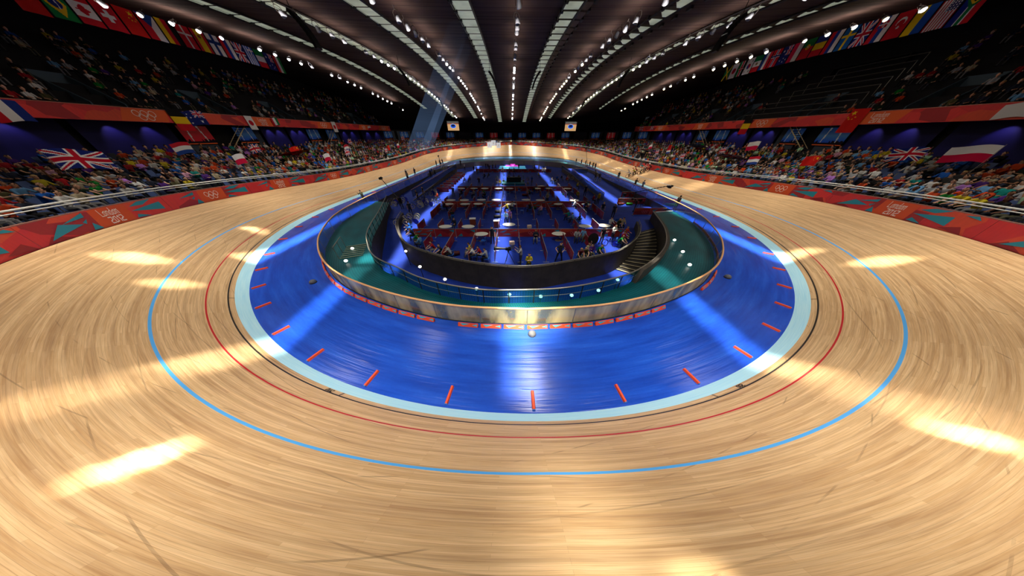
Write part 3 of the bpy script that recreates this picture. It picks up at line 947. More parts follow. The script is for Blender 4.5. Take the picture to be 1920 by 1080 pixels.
# ------------------------------------------------------------------ white guard rail behind the boards
VIS = np.arange(12.0, 236.1, .8)
gr = empty('guard_rail', (0, 0, 0), label='white double guard rail on posts behind the trackside boards', cat='railing')
for nm, o_, z_, r in (('top_rail', 1.05, 1.42, .05), ('lower_rail', 1.0, 1.28, .032)):
    mb = MB(); mb.path([tuple(p) for p in op(VIS, o_, dz=z_)], r, 6); mb.build(nm, M_WHITEP, gr, True)
for s in np.linspace(13, 235, 92):
    a, b = op(np.array([s]), 1.1, dz=.0)[0], op(np.array([s]), 1.05, dz=1.42)[0]
    mb = MB(); mb.tube(a, b, .022, n=4); mb.build('post', M_STEEL, gr)

# ------------------------------------------------------------------ lower stand, concourse wall, balcony, upper stand
NR, O0, O1, ZT = 10, 1.9, 16.6, 4.85
SV = np.linspace(4, 244, 420)


def row_o(r): return O0 + (O1 - O0) * r / NR
def row_z(r, s): return (edge_z(s) + .30) + (ZT - edge_z(s) - .30) * (r / (NR - 1)) ** 1.0


cols = [op(SV, .08, dz=-.2), op(SV, .12, dz=.0), op(SV, O0 - .05, dz=.0)]
fm = [0, 0]
for r in range(NR):
    z = row_z(r, SV)
    cols += [op(SV, row_o(r), z), op(SV, row_o(r + 1), z)]; fm += [0, 1]
cols += [op(SV, 20.5, np.full(len(SV), 4.9)), op(SV, 20.5, np.full(len(SV), 4.91))]; fm += [0, 0]
P = np.stack(cols, 1)
fmm = np.broadcast_to(np.array(fm)[None], (len(SV) - 1, P.shape[1] - 1))
tag(grid_obj('lower_terrace_floor', P, [M_STAND, M_STAND], False, None, fmm * 0, smooth=False, flip=True), kind='structure', label='dark stepped terrace of the lower stand', cat='terrace')

AISLES = [a for a in np.arange(8.5, 244, 12.8)]


def aisle(s): return min(abs(s - a) for a in AISLES)


for k, a in enumerate(AISLES):
    mb = MB(); ds = .55 * PER / 300
    for r in range(NR):
        for hstep in (0, 1):
            z = float(row_z(r, a)); zn = float(row_z(min(r + 1, NR - 1), a)); zz = z + (zn - z) * .5 * hstep
            oa, ob = row_o(r) + (row_o(r + 1) - row_o(r)) * .5 * hstep, row_o(r) + (row_o(r + 1) - row_o(r)) * .5 * (hstep + 1)
            q = [op(np.array([a - ds]), oa)[0][:2], op(np.array([a + ds]), oa)[0][:2], op(np.array([a + ds]), ob)[0][:2], op(np.array([a - ds]), ob)[0][:2]]
            mb.add([(*p, zz - .3) for p in q] + [(*p, zz + .03) for p in q], [(4, 5, 6, 7), (0, 1, 5, 4), (1, 2, 6, 5), (0, 4, 7, 3), (3, 7, 6, 2)])
    tag(mb.build('aisle_floor', M_STANDL), kind='structure', label='stepped gangway of the lower stand', cat='steps')

# concourse wall in panels with dark gaps, posters between
M_CWALL = carpet_mat('concourse_blue', (24, 22, 82), (32, 30, 104), .5, .3)
cwp = []
POST = []
RL = [(9, 17, 'B'), (17.4, 25.4, 'B'), (26, 31.5, 'G'), (32, 40, 'B'), (40.5, 48, 'B'), (48.5, 51.5, 'P'), (51.5, 54.5, 'S'), (54.5, 56.7, 'P'), (56.9, 58, 'G'), (58.3, 63.6, 'B'), (64, 69, 'B'), (69.4, 72.4, 'P'), (72.4, 75.4, 'S'), (75.4, 77.8, 'P'), (78, 79.4, 'G'), (79.8, 85.8, 'B'), (86.2, 91.4, 'B'),
      (222.2, 230, 'B'), (216.5, 221.8, 'G'), (208.4, 216, 'B'), (200, 208, 'B'), (195.6, 199.4, 'R'), (191.6, 195.6, 'S'), (189, 191.6, 'P'), (187.4, 188.8, 'G'), (181.6, 187, 'B'), (176.4, 181.2, 'B'), (172.6, 176, 'P'), (169.6, 172.6, 'S'), (167, 169.6, 'P'), (165.4, 166.8, 'G'), (159.2, 165, 'B'), (154, 158.8, 'B')]
q = 92.0; k = 0
while q < 153.4: RL.append((q, q + 3.1, 'PPRPGPRP'[k % 8])); q += 3.5; k += 1
for s, e, kd in RL:
    ss = np.linspace(s + .06, e - .1, 10); P = np.stack([op(ss, 20.4, np.full(10, 4.9)), op(ss, 20.4, np.full(10, 8.85))], 1)
    if kd == 'B':
        tag(grid_obj('wall_concourse', P, M_CWALL, smooth=False, flip=True), kind='structure', label='deep blue concourse wall panel lit by two small spots', cat='wall'); cwp += [(s * .7 + e * .3), (s * .3 + e * .7)]
    elif kd != 'S':
        tag(grid_obj('wall_concourse', P, mat('concourse_grey', (70, 80, 92), .7), smooth=False, flip=True), kind='structure', label='grey concourse wall panel', cat='wall')
        if kd in 'PR': POST.append(((s + e) / 2, kd, e - s))
    else:
        side = 'staircase' if s < 124 else 'bicycle'; m_ = (s + e) / 2
        t = empty('access_stairs', tuple(op(np.array([m_]), 19.0, np.array([4.95]))[0]), head(m_) + PI / 2, f"dark access stairs with a pale lit edge up to the {side} side upper stand, {'nearer' if m_ in (53.0, 193.6) else 'further'}", 'stairs')
        sg = 1 if s < 124 else -1
        mb = MB()
        for j in range(12): mb.box((sg * (-2.4 + .4 * j), 0, .16 + .31 * j), (.42, 1.3, .10))
        mb.build('flight', M_STANDL, t)
        mb = MB(); mb.tube((sg * -2.6, .7, .9), (sg * 2.2, .7, 4.5), .03, n=5); mb.tube((sg * -2.6, .7, .2), (sg * 2.2, .7, 3.8), .06, n=4); mb.build('handrail', mat('stair_edge_pale', (210, 190, 140), .4), t)
SB = np.linspace(0, 247.9, 420)
P = np.stack([op(SB, 20.9, np.full(420, 4.7)), op(SB, 20.9, np.full(420, 9.2))], 1)
tag(grid_obj('wall_concourse_back', P, M_BLACK, flip=True), kind='structure', label='dark wall behind the concourse panels', cat='wall')

# posters: skyline pictures in red or blue
def poster(s, red, i, w=3.4, h=1.9, z0=6.5, o_=20.25):
    a = head(s); p = op(np.array([s]), o_, np.array([z0]))[0]
    t = empty('poster', tuple(p), a + PI / 2, f"{'red' if red else 'blue'} skyline picture with light beams on the concourse wall, {nth(i)} of all", 'poster', 'skyline pictures on the concourse wall')
    nu, nv = 36, 18; V = []; F = []; C = []
    for a_ in range(nu + 1):
        for b_ in range(nv + 1): V.append(((a_ / nu - .5) * w, .0, b_ / nv * h))
    for a_ in range(nu):
        for b_ in range(nv):
            i0 = a_ * (nv + 1) + b_; F.append((i0, i0 + nv + 1, i0 + nv + 2, i0 + 1))
            u, v = (a_ + .5) / nu, (b_ + .5) / nv
            if red: c = (200 - 60 * v, 30 + 20 * v, 44)
            else: c = (26 + 90 * max(0, .5 - abs(v - .6)), 60 + 100 * max(0, .5 - abs(v - .55)), 130 + 50 * (1 - v))
            for bx, sl in ((.24, .10), (.78, -.06)):
                if abs(u - bx - sl * v) < .02 and v > .12: c = (180, 178, 170)
            if v < .16 + .14 * abs(math.sin(u * 23)) * (math.sin(u * 7) > -.2): c = (230, 96, 40) if v < .08 else (24, 14, 24)
            C.append(lin(c))
    me = raw_mesh('picture', V, F, C, [attr_mat('poster_print', .6, 1.0, .12) if 'poster_print' not in MATS else MATS['poster_print']])
    o = bpy.data.objects.new('picture', me); COL.objects.link(o); o.parent = t
    mb = MB(); mb.path([(-w / 2, 0, 0), (w / 2, 0, 0), (w / 2, 0, h), (-w / 2, 0, h)], .04, 4, 0, True); mb.build('border', M_DARK, t)


for i, (s, kd, ln_) in enumerate(POST):
    wv = ln_ * (1.35 if (s % 124 < 60) == (s < 124) and 62 - abs(62 - s % 124) < 40 else 1.25)
    poster(s, kd == 'R', i + 1, min(3.7, wv), 2.3, 6.3)

# balcony: red banner band over a dark slab
BS0, BS1 = 94.5, 153.5
M_BAN = board_panel_mat('banner_red_facets', 1.18)
for nm, sa, sb, side in (('balcony_banner', 6.0, BS0, 'staircase side'), ('balcony_banner', BS1, 242.0, 'bicycle side')):
    n = int((sb - sa) * 1.2); ss = np.linspace(sa, sb, n); L = arclen(op(ss, 17.6))
    ZB0, ZB1 = 8.78, 10.06
    t = empty(nm, (0, 0, 0), 0, f'long red and orange banner along the balcony front, {side}', 'banner')
    P = np.stack([op(ss, 17.6, np.full(n, z)) for z in (ZB0, (ZB0 + ZB1) / 2, ZB1)], 1)
    uv = np.stack([np.broadcast_to(L[:, None], (n, 3)), np.broadcast_to(np.array([0, .6, 1.2])[None], (n, 3))], -1)
    grid_obj('fabric', P, M_BAN, False, uv, parent=t, flip=True)
    mb = MB(); mb.path([tuple(p) for p in op(ss, 17.58, np.full(n, ZB1 + .03))], .03, 4); mb.build('top_cord', mat('cord_pink', (230, 150, 130), .5), t)
    el = {'staircase side': [(29, 'r'), (44.8, 'l'), (60.0, 'r'), (75.4, 'l'), (88.7, 'r')], 'bicycle side': [(218, 'l'), (203.4, 'r'), (188.3, 'l'), (173.1, 'r'), (159.6, 'l'), (155.0, 'r')]}[side]
    for s, ty in el:
        l0 = np.interp(s, ss, L)
        fn = lambda u, h, lift, l0=l0: tuple(op(np.array([np.interp(l0 - u, L, ss)]), 17.6 - lift, np.array([9.42 + h]))[0])
        o = poly_obj('emblem', rings(1.0) if ty == 'r' else london(1.0), fn, .02, mat('emblem_pale', (252, 226, 210), .6), t)
        poly_obj('orange_field', [[(-2.4, -.6), (1.8, -.6), (2.4, .62), (-1.6, .62)]], fn, .008, mat('banner_orange', (240, 104, 50), .6), t)
    # slab behind
    P = np.stack([op(ss, 17.7, np.full(n, 8.8)), op(ss, 20.9, np.full(n, 8.95)), op(ss, 20.9, np.full(n, 9.6)), op(ss, 17.7, np.full(n, 9.6))], 1)
    tag(grid_obj('balcony_floor', P, M_BLACK, smooth=False, flip=False), kind='structure', label='dark balcony slab carrying the upper stand, ' + side, cat='floor')
    NU = 10
    cols = []
    for r in range(NU):
        z = 9.55 + (17.2 - 9.55) * r / (NU - 1)
        cols += [op(ss, 18.0 + 13.5 * r / NU, np.full(n, z)), op(ss, 18.0 + 13.5 * (r + 1) / NU, np.full(n, z))]
    cols += [op(ss, 31.6, np.full(n, 23.0))]
    tag(grid_obj('upper_terrace_floor', np.stack(cols, 1), mat('upper_dark', (22, 22, 25), .8), smooth=False, flip=True), kind='structure', label='dark stepped terrace of the upper stand, ' + side, cat='terrace')
    # end wall of the upper stand
    e = BS0 if sa < 50 else BS1
    pts = [op(np.array([e]), o_, np.array([0.]))[0][:2] for o_ in (17.6, 24, 31.6)]
    strip_wall('wall_upper_end', pts, 9.0, np.array([10.0, 13.5, 18.0]), M_BLACK, label='dark end wall of the upper stand')

for r in range(8):
    z = 9.55 + (17.2 - 9.55) * (r + .5) / (NU - 1); o_ = 18.0 + 13.5 * (r + .6) / NU
    a_, b_ = 50 + .4 * r, 66 - .5 * r
    mb = MB(); mb.path([tuple(p) for p in op(np.linspace(a_, b_, 14), o_, np.full(14, z + .95))], .05, 4)
    for q in (a_, b_): mb.tube(op(np.array([q]), o_, np.array([z - .3]))[0], op(np.array([q]), o_, np.array([z + .95]))[0], .025, n=4)
    tag(mb.build('row_rail', M_STEEL), f'pale rail along the empty desk block of the upper stand, {nth(r + 1)} row up', 'railing', 'rails of the empty upper block')
a_ = head(60); t = empty('commentary_box', tuple(op(np.array([60.]), 30.2, np.array([15.9]))[0]), a_ + PI / 2, 'dimly lit commentary box high at the back of the staircase side upper stand', 'box')
mb = MB(); mb.box((0, -.7, .2), (9.0, .2, 2.6)); mb.box((0, 0, -1.15), (9.0, 1.6, .12)); mb.box((0, 0, 1.5), (9.0, 1.6, .12)); mb.box((-4.5, 0, .2), (.12, 1.6, 2.6)); mb.box((4.5, 0, .2), (.12, 1.6, 2.6)); mb.build('cabin', M_BLACK, t)
for x, w_ in ((2.2, 1.5), (.2, 1.6), (-3.2, .5)):
    mb = MB(); mb.box((x, -.55, .3), (w_, .06, 1.5)); mb.build('lit_panel', emis('box_interior', (150, 120, 90), .5), t)

# vomitory boxes of the upper stand
M_VOM = mat('stairwell_blue_grey', (72, 92, 104), .7)
VO = [30, 43, 56, 69, 80, 90, 158, 168, 180, 192, 204.5, 217]
for i, s in enumerate(VO):
    a = head(s); p = op(np.array([s]), 19.2, np.array([9.6]))[0]
    t = empty('stairwell_box', tuple(p), a - PI / 2, f"grey stairwell wall in the upper stand, {nth(i + 1 if s < 124 else i - 5)} along on the {'staircase' if s < 124 else 'bicycle'} side", 'stairwell wall')
    for x in (-1.3, 1.3):
        mb = MB(); mb.add([(x - .06, 0, 0), (x + .06, 0, 0), (x + .06, 4.2, 0), (x - .06, 4.2, 0), (x - .06, 0, .9), (x + .06, 0, .9), (x + .06, 4.2, 3.5), (x - .06, 4.2, 3.5)],
                                 [(0, 4, 5, 1), (4, 7, 6, 5), (3, 2, 6, 7), (0, 3, 7, 4), (1, 5, 6, 2)])
        mb.build('side_wall', M_VOM, t)
    mb = MB(); mb.box((0, 4.2, 1.75), (2.7, .12, 3.5)); mb.build('back_wall', M_VOM, t)

# far wall closing the hall under the roof, and the hall sides
M_HALL = mat('hall_dark', (24, 22, 24), .8)
mb = MB(); mb.add([(-62, 118.5, 8.6), (62, 118.5, 8.6), (62, 118.5, 26), (-62, 118.5, 26)], [(0, 1, 2, 3)])
tag(mb.build('wall_far', M_HALL), kind='structure', label='dark far wall under the roof', cat='wall')
for nm, x in (('wall_left', -64), ('wall_right', 65.5)):
    mb = MB(); mb.add([(x, -40, 6), (x, 122, 6), (x, 122, 26), (x, -40, 26)], [(0, 1, 2, 3)])
    tag(mb.build(nm, M_HALL), kind='structure', label='dark side wall of the hall', cat='wall')

# ------------------------------------------------------------------ saddle roof
def rz_(X, y):
    yy = y - CY; return 17.797 - .00189 * yy ** 2 + .00000008 * yy ** 4 + .0008 * X ** 2 + 3e-8 * X ** 2 * yy ** 2


RX0 = CX - .125
STR = [5.09, 14.76, 23.47, 31.14]
xs = np.array(sorted(set([-65, -58, -52, -46, -42.5, -36, 0, 36, 42.5, 46, 52, 58, 66] + [sg * (x + d) for x in STR for d in (-.85, .85) for sg in (1, -1)] + [sg * x for x in (2.5, 9, 11.5, 18, 21, 27) for sg in (1, -1)])), float)
ys = np.linspace(-38, 119, 110)
P = np.array([[(RX0 + x, y, rz_(x, y)) for y in ys] for x in xs])
tag(grid_obj('ceiling', P, M_ROOF, flip=False), kind='structure', label='dark brown saddle shaped roof lining with cross joints', cat='ceiling')
M_SKY = NT('skylight_panel')
g = M_SKY.n('ShaderNodeNewGeometry').outputs['Position']
cc = M_SKY.ramp(M_SKY.noise(g, .5, 3), [(.3, (150, 162, 140)), (.7, (196, 206, 186))])
M_SKY.l(cc, M_SKY.b.inputs['Base Color']); M_SKY.l(cc, M_SKY.b.inputs['Emission Color']); M_SKY.b.inputs['Emission Strength'].default_value = .42
M_SKY = M_SKY.m
i = 0
for x in STR:
    for sg in (-1, 1):
        i += 1
        X = sg * x; mb = MB(); y = 10.0
        y1 = 108 if x < 6 else (103 if x < 24 else 94)
        while y < y1:
            w = .72 if x < 20 else .5
            z0, z1 = rz_(X, y) - .12, rz_(X, y + 2.0) - .12
            if sg < 0:
                mb.add([(RX0 + X - w, y, z0), (RX0 + X + w, y, z0), (RX0 + X + w, y + 2.1, z1), (RX0 + X - w, y + 2.1, z1)], [(0, 1, 2, 3)], 0)
                mb.add([(RX0 + X - w - .25, y, z0 - .02), (RX0 + X - w, y, z0 - .02), (RX0 + X - w, y + 2.3, z1 - .02), (RX0 + X - w - .25, y + 2.3, z1 - .02)], [(0, 1, 2, 3)], 0)
            elif x < 10:
                mb.add([(RX0 + X - w, y, z0), (RX0 + X + w, y, z0), (RX0 + X + w, y + 1.9, z1), (RX0 + X - w, y + 1.9, z1)], [(0, 1, 2, 3)], 0)
                mb.add([(RX0 + X + w, y, z0), (RX0 + X + w + .9, y, z0 - .05), (RX0 + X + w + .9, y + 1.9, z1 - .05), (RX0 + X + w, y + 1.9, z1)], [(0, 1, 2, 3)], 1)
            else:
                ww_ = .85 if x < 20 else .62; mb.add([(RX0 + X - ww_, y, z0), (RX0 + X + ww_, y + .2, z0), (RX0 + X + ww_ * .95, y + 2.0, z1), (RX0 + X + ww_ * .5, y + 2.0, z1)], [(0, 1, 2, 3)], 0)
            mb.box((RX0 + X - w - .12, y + 2.15, rz_(X, y + 2.15) - .15), (.35, .35, .25), 2)
            if sg > 0 and x < 20: mb.box((RX0 + X + w + 1.0, y + 2.0, rz_(X, y + 2) - .15), (.25, .7, .2), 2)
            y += 2.38
        # purlin rails each side
        for dx in (-.85, .85):
            mb.path([(RX0 + X + dx, yy, rz_(X, yy) - .18) for yy in np.linspace(2, y1 + 2, 40)], .09, 4, 2)
        tag(mb.build(f'window_{i}', [M_SKY, mat('roof_brown', (62, 32, 22), .6), M_BLACK]), kind='structure', label='roof light strip of pale panels running the length of the hall', cat='roof light')
# ------------------------------------------------------------------ roof lamps, speakers, screens
M_HOUS = mat('lamp_housing', (122, 136, 148), .45, .4)
M_LENSW = emis('lens_white', (255, 250, 244), 30)
M_LENSY = emis('lens_warm', (255, 232, 170), 30)
M_LENSO = mat('lens_unlit', (170, 180, 188), .2, .6)


def lamp_parts(mb_h, mb_y, mb_l):
    mb_h.lathe([(.06, -.28), (.15, -.24), (.20, 0.0), (.22, .14), (.20, .16)], n=10)
    mb_y.path([(-.27, 0, 0), (-.27, 0, -.42), (-.12, 0, -.62), (.12, 0, -.62), (.27, 0, -.42), (.27, 0, 0)], .028, 4)
    mb_y.tube((0, 0, -.62), (0, 0, -.86), .03, n=4)
    mb_l.lathe([(.165, .155), (.165, .17), (.09, .185)], n=10)


def lamp_src(lens, far):
    if far:
        mb = MB(); a, b, c = MB(), MB(), MB(); lamp_parts(a, b, c)
        mb.add(a.v, a.f, 0); mb.add(b.v, b.f, 0); mb.add(c.v, c.f, 1)
        o = mb.build('roof_spotlight', [M_HOUS, lens]); return tag(o, 'spotlight', 'spotlight')
    t = empty('roof_spotlight', (0, 0, 0), 0, 'spotlight', 'spotlight')
    a, b, c = MB(), MB(), MB(); lamp_parts(a, b, c)
    a.build('housing', M_HOUS, t, True); b.build('yoke', M_DARK, t); c.build('lens', lens, t)
    return t


PL = {(k, f): Proto(lamp_src({'w': M_LENSW, 'y': M_LENSY, 'o': M_LENSO}[k], f)) for k in 'wyo' for f in (0, 1)}
rown = {0: 'centre roof row', -11.03: 'first row towards the bicycle side', 11.03: 'first row towards the staircase side', -21.48: 'second row towards the bicycle side', 21.48: 'second row towards the staircase side',
        -38.99: 'outer row over the bicycle side', 38.99: 'outer row over the staircase side'}
for X, rn in rown.items():
    y = 16.0; n = 0; outer = abs(X) > 30
    y1 = 104 if abs(X) < 20 else (100 if abs(X) < 30 else 95)
    while y < y1:
        n += 1
        lit = outer and rng.random() < .82 or (not outer and (y > 47 or (X == 11.03 and 21 < y < 24)) and rng.random() < .85)
        k = 'o' if not lit else ('y' if X > 5 else 'w')
        far = 1 if y > 46 else 0
        if X in (11.03,) and y > 40 and lit: k = 'y'
        z = rz_(X, y) - 1.15
        o = PL[(k, far)].put((RX0 + X, y, z), 0, f"{'glowing' if lit else 'unlit grey'} spotlight, {nth(n)} from near end, {rn}", 'spotlights of the ' + rn)
        if lit: rot = Vector((-.25 * np.sign(X) if outer else 0, -.75, -.6))
        else: rot = Vector((.2 * rng.normal(), .75 + .2 * rng.normal(), -.75))
        o.rotation_euler = rot.to_track_quat('Z', 'Y').to_euler()
        step_ = 2.2 if not outer else 2.5
        if X == 0: step_ = 1.5
        y += step_
        if X == 0 and n % 4 == 0: y += 3.4
        elif n % 5 == 0: y += 2.6
for k, p in PL.items():
    if not p.used: bpy.data.objects.remove(p.o)

for i, (x, y, z, w_) in enumerate([(-19, 28.2, 16.0, 'second light row, bicycle side, nearest one'), (20.6, 28.5, 16.0, 'second light row, staircase side, nearest one'), (-19.1, 49.9, 16.6, 'second light row, bicycle side, half way along'), (20.6, 50.3, 16.6, 'second light row, staircase side, half way along'),
                                     (-3.7, 50.5, 16.4, 'centre roof lights, bicycle side of them'), (5.1, 50.3, 16.4, 'centre roof lights, staircase side of them'), (-19.6, 73, 15.7, 'second light row, bicycle side, towards far end'), (20.8, 73.9, 15.7, 'second light row, staircase side, towards far end')]):
    t = empty('line_array_speaker', (x, y, z), (PI / 2 if x < 1 else -PI / 2), 'curved black speaker array by the ' + w_, 'speaker')
    mb = MB()
    for k in range(9):
        a = k * .11; yy, zz = -1.9 * (math.sin(a * .9 + .35) - .34), -1.9 * (1.0 - math.cos(a * .9 + .35)) * 1.1 - k * .10
        mb.box((0, yy, zz), (.66, .36, .26), 0, 0, PI / 2 - .0 - (PI / 2 - (a * .9 + .5)) )
    mb.build('cabinets', M_BLACK, t)
    mb = MB(); mb.tube((0, 0, .1), (0, 0, rz_(x - CX, y) - z), .03, n=4); mb.build('hanging_cable', M_DARK, t)

for nm, x, y, z, w_ in (('l', -23.3, 103, 10.55, 'bicycle'), ('r', 24.4, 103, 10.5, 'staircase')):
    t = empty('video_screen', (x, y, z), 0, f'hanging video screen showing the arena, at the {w_} side banner end', 'screen')
    V = []; F = []; C = []; nu, nv = 40, 26; ww, hh = 4.6, 2.9
    for a in range(nu + 1):
        for b in range(nv + 1): V.append(((a / nu - .5) * ww, 0, (b / nv - .5) * hh))
    for a in range(nu):
        for b in range(nv):
            i0 = a * (nv + 1) + b; F.append((i0, i0 + nv + 1, i0 + nv + 2, i0 + 1))
            u, v = (a + .5) / nu - .5, (b + .5) / nv
            e = (u / .26) ** 2 + ((v - .48) / .24) ** 2
            c = (206, 162, 112)
            if v > .78: c = (30, 28, 30) if (a * 7 + b) % 5 else (180, 180, 170)
            elif v > .70: c = (150, 60, 50)
            if e < 1: c = (190, 225, 245)
            if e < .82: c = (36, 84, 214)
            if (u / .14) ** 2 + ((v - .54) / .13) ** 2 < 1: c = (14, 30, 60)
            C.append(lin(c))
    me = raw_mesh('display', V, F, C, [attr_mat('screen_picture', .4, 1.0, .9) if 'screen_picture' not in MATS else MATS['screen_picture']])
    o = bpy.data.objects.new('display', me); COL.objects.link(o); o.parent = t
    mb = MB(); mb.box((0, .14, 0), (ww + .3, .22, hh + .3)); mb.build('casing', M_BLACK, t)
    mb = MB()
    for sx in (-1, 1): mb.tube((sx * 1.8, .14, hh / 2), (sx * 1.8, .14, rz_(x - CX, y) - z), .03, n=4)
    mb.build('hanging_cable', M_DARK, t)

# ------------------------------------------------------------------ figures: one continuous skinned body
TOPM = objcol_mat('shirt_cloth')
SKINM = rand_mat('skin', [(0, (196, 150, 122)), (.3, (214, 168, 140)), (.6, (178, 130, 100)), (.8, (120, 82, 62)), (.92, (226, 184, 158))], 7.0, .55)
HAIRM = rand_mat('hair', [(0, (40, 28, 20)), (.35, (66, 46, 30)), (.6, (24, 20, 18)), (.78, (104, 80, 50)), (.9, (178, 150, 96))], 13.0)
TROUM = rand_mat('trousers', [(0, (26, 28, 36)), (.3, (52, 54, 58)), (.45, (86, 84, 66)), (.62, (34, 34, 34)), (.8, (116, 116, 118)), (.92, (60, 70, 96))], 29.0)
SHOEM = mat('shoes_dark', (22, 20, 20), .5)
EYEM = mat('eye_dark', (20, 14, 12), .4)
LIPM = mat('lips', (150, 84, 78), .5)
PMATS = [TOPM, SKINM, HAIRM, TROUM, SHOEM, EYEM, LIPM]
BLKM = mat('black_cloth', (16, 16, 19), .8)


def figure(name, pelvis_z, lean, twist, arms, legs, head=(0, 0), sleeves=.5, fingers=True, skirt=False):
    """arms: ((elbow off, wrist off), ...) from the shoulder for left(-x) and right(+x); legs: (knee, ankle) from the hip; +y is forward"""
    R = Matrix.Rotation(-lean, 3, 'X'); R = Matrix.Rotation(twist, 3, 'Z') @ R
    pel = Vector((0, 0, pelvis_z)); up_ = lambda x, y, z: pel + R @ Vector((x, y, z))
    V = []; E = []; RAD_ = []; CL = []

    def v(p, r, rr=None): V.append(Vector(p)); RAD_.append((r, rr or r)); return len(V) - 1
    def e(a, b, c): E.append((a, b)); CL.append(c)
    p0 = v(pel, .155, .115); sp_ = v(up_(0, -.005, .2), .14, .105); ch = v(up_(0, .0, .40), .165, .115)
    e(p0, sp_, 0); e(sp_, ch, 0)
    nk = v(up_(0, .015, .535), .058); e(ch, nk, 7)
    H = Matrix.Rotation(-head[0], 3, 'X'); H = Matrix.Rotation(head[1], 3, 'Z') @ H
    hb = up_(0, .02, .56); hd = lambda x, y, z: hb + H @ Vector((x, y, z))
    jw = v(hd(0, .035, .07), .072, .078); sk = v(hd(0, .012, .165), .098, .108); cr = v(hd(0, .0, .235), .07, .075)
    e(nk, jw, 1); e(jw, sk, 1); e(sk, cr, 2)
    for sx, (el, wr) in zip((-1, 1), arms):
        s0 = up_(sx * .185, .0, .465); s_ = v(s0, .072); e(ch, s_, 0)
        ep = s0 + Vector((sx * el[0], el[1], el[2])); wp = ep + Vector((sx * wr[0], wr[1], wr[2]))
        m1 = v(s0.lerp(ep, sleeves), .052); e(s_, m1, 0)
        ev = v(ep, .044); e(m1, ev, 0 if sleeves > .7 else 1)
        wv = v(wp, .031); e(ev, wv, 0 if sleeves > .7 else 1)
        d = (wp - ep).normalized(); side = d.cross(Vector((0, 0, 1)))
        side = Vector((1, 0, 0)) if side.length < .1 else side.normalized()
        nrm = side.cross(d); pm = v(wp + d * .075, .036, .026); e(wv, pm, 1)
        if fingers:
            for k, L in enumerate((.068, .080, .074, .058)):
                b0 = wp + d * .085 + side * ((k - 1.5) * .021)
                f1 = v(b0 + d * L * .5 - nrm * .006, .0105); f2 = v(b0 + d * L * .9 - nrm * .028, .009); e(pm, f1, 1); e(f1, f2, 1)
            t1 = v(wp + d * .055 + side * .052 * -sx - nrm * .012, .0115); t2 = v(wp + d * .095 + side * .062 * -sx - nrm * .026, .010); e(pm, t1, 1); e(t1, t2, 1)
    for sx, (kn, an) in zip((-1, 1), legs):
        h0 = pel + Vector((sx * .095, .0, -.03)); hv = v(h0, .102); e(p0, hv, 3)
        kp = h0 + Vector((sx * kn[0], kn[1], kn[2])); ap = kp + Vector((sx * an[0], an[1], an[2]))
        m1 = v(h0.lerp(kp, .5), .085); kv = v(kp, .062); m2 = v(kp.lerp(ap, .4), .058); av = v(ap, .042)
        e(hv, m1, 3); e(m1, kv, 3); e(kv, m2, 3); e(m2, av, 3)
        fy = Vector((sx * .25, 1, 0)).normalized(); flat = Vector((ap.x, ap.y, max(ap.z - .045, .035)))
        hv2 = v(flat - fy * .03, .040); tv = v(flat + fy * .15, .038, .028); e(av, hv2, 4); e(hv2, tv, 4)
    me = bpy.data.meshes.new(name + '_skel'); me.from_pydata([tuple(p) for p in V], E, [])
    o = bpy.data.objects.new(name + '_skel', me); COL.objects.link(o)
    o.modifiers.new('skin', 'SKIN')
    sd = me.skin_vertices[0].data
    for i, r in enumerate(RAD_): sd[i].radius = (r[0] * 1.06, r[1] * 1.06)
    sd[0].use_root = True
    su = o.modifiers.new('sub', 'SUBSURF'); su.levels = 1; su.render_levels = 1
    dg = bpy.context.evaluated_depsgraph_get(); ev = o.evaluated_get(dg)
    m2 = bpy.data.meshes.new_from_object(ev); bpy.data.objects.remove(o)
    Vn = np.array([tuple(p) for p in V])
    cen = np.zeros(len(m2.polygons) * 3); m2.polygons.foreach_get('center', cen); cen = cen.reshape(-1, 3)
    best = np.full(len(cen), 1e9); cls = np.zeros(len(cen), int)
    for (a, b), c in zip(E, CL):
        A_, B_ = Vn[a], Vn[b]; ab = B_ - A_; t = np.clip(((cen - A_) @ ab) / (ab @ ab), 0, 1)
        r = RAD_[a][0] * (1 - t) + RAD_[b][0] * t
        d = np.linalg.norm(cen - A_ - t[:, None] * ab, axis=1) - r * .9
        m = d < best; best[m] = d[m]; cls[m] = c
    Hn = np.array(H); hbn = np.array(hb); loc = (cen - hbn) @ Hn
    cls[cls == 7] = np.where(loc[cls == 7][:, 2] > -.01, 1, 0)
    isH = (cls == 1) & (loc[:, 2] > .03) & (np.abs(loc[:, 0]) < .14) & (np.linalg.norm(loc - [0, .02, .15], axis=1) < .19)
    hair = (isH | (cls == 2)) & ((loc[:, 2] > .192) | ((loc[:, 1] < .035) & (loc[:, 2] > .15)) | ((loc[:, 1] < .005) & (loc[:, 2] > .065)))
    cls[(cls == 2)] = 1; cls[hair] = 2
    vs = [tuple(q.co) for q in m2.vertices]; fs = [tuple(p.vertices) for p in m2.polygons]
    mb = MB(); mb.v = vs; mb.f = fs; mb.m = list(cls)
    hp_ = lambda x, y, z: tuple(hd(x, y, z))

    def facebox(x, y, z, sx, sy, sz, m):
        q = [hp_(x + a * sx, y + b * sy, z + c * sz) for a in (-1, 1) for b in (-1, 1) for c in (-1, 1)]
        mb.add(q, [(0, 1, 3, 2), (4, 6, 7, 5), (0, 4, 5, 1), (2, 3, 7, 6), (0, 2, 6, 4), (1, 5, 7, 3)], m)
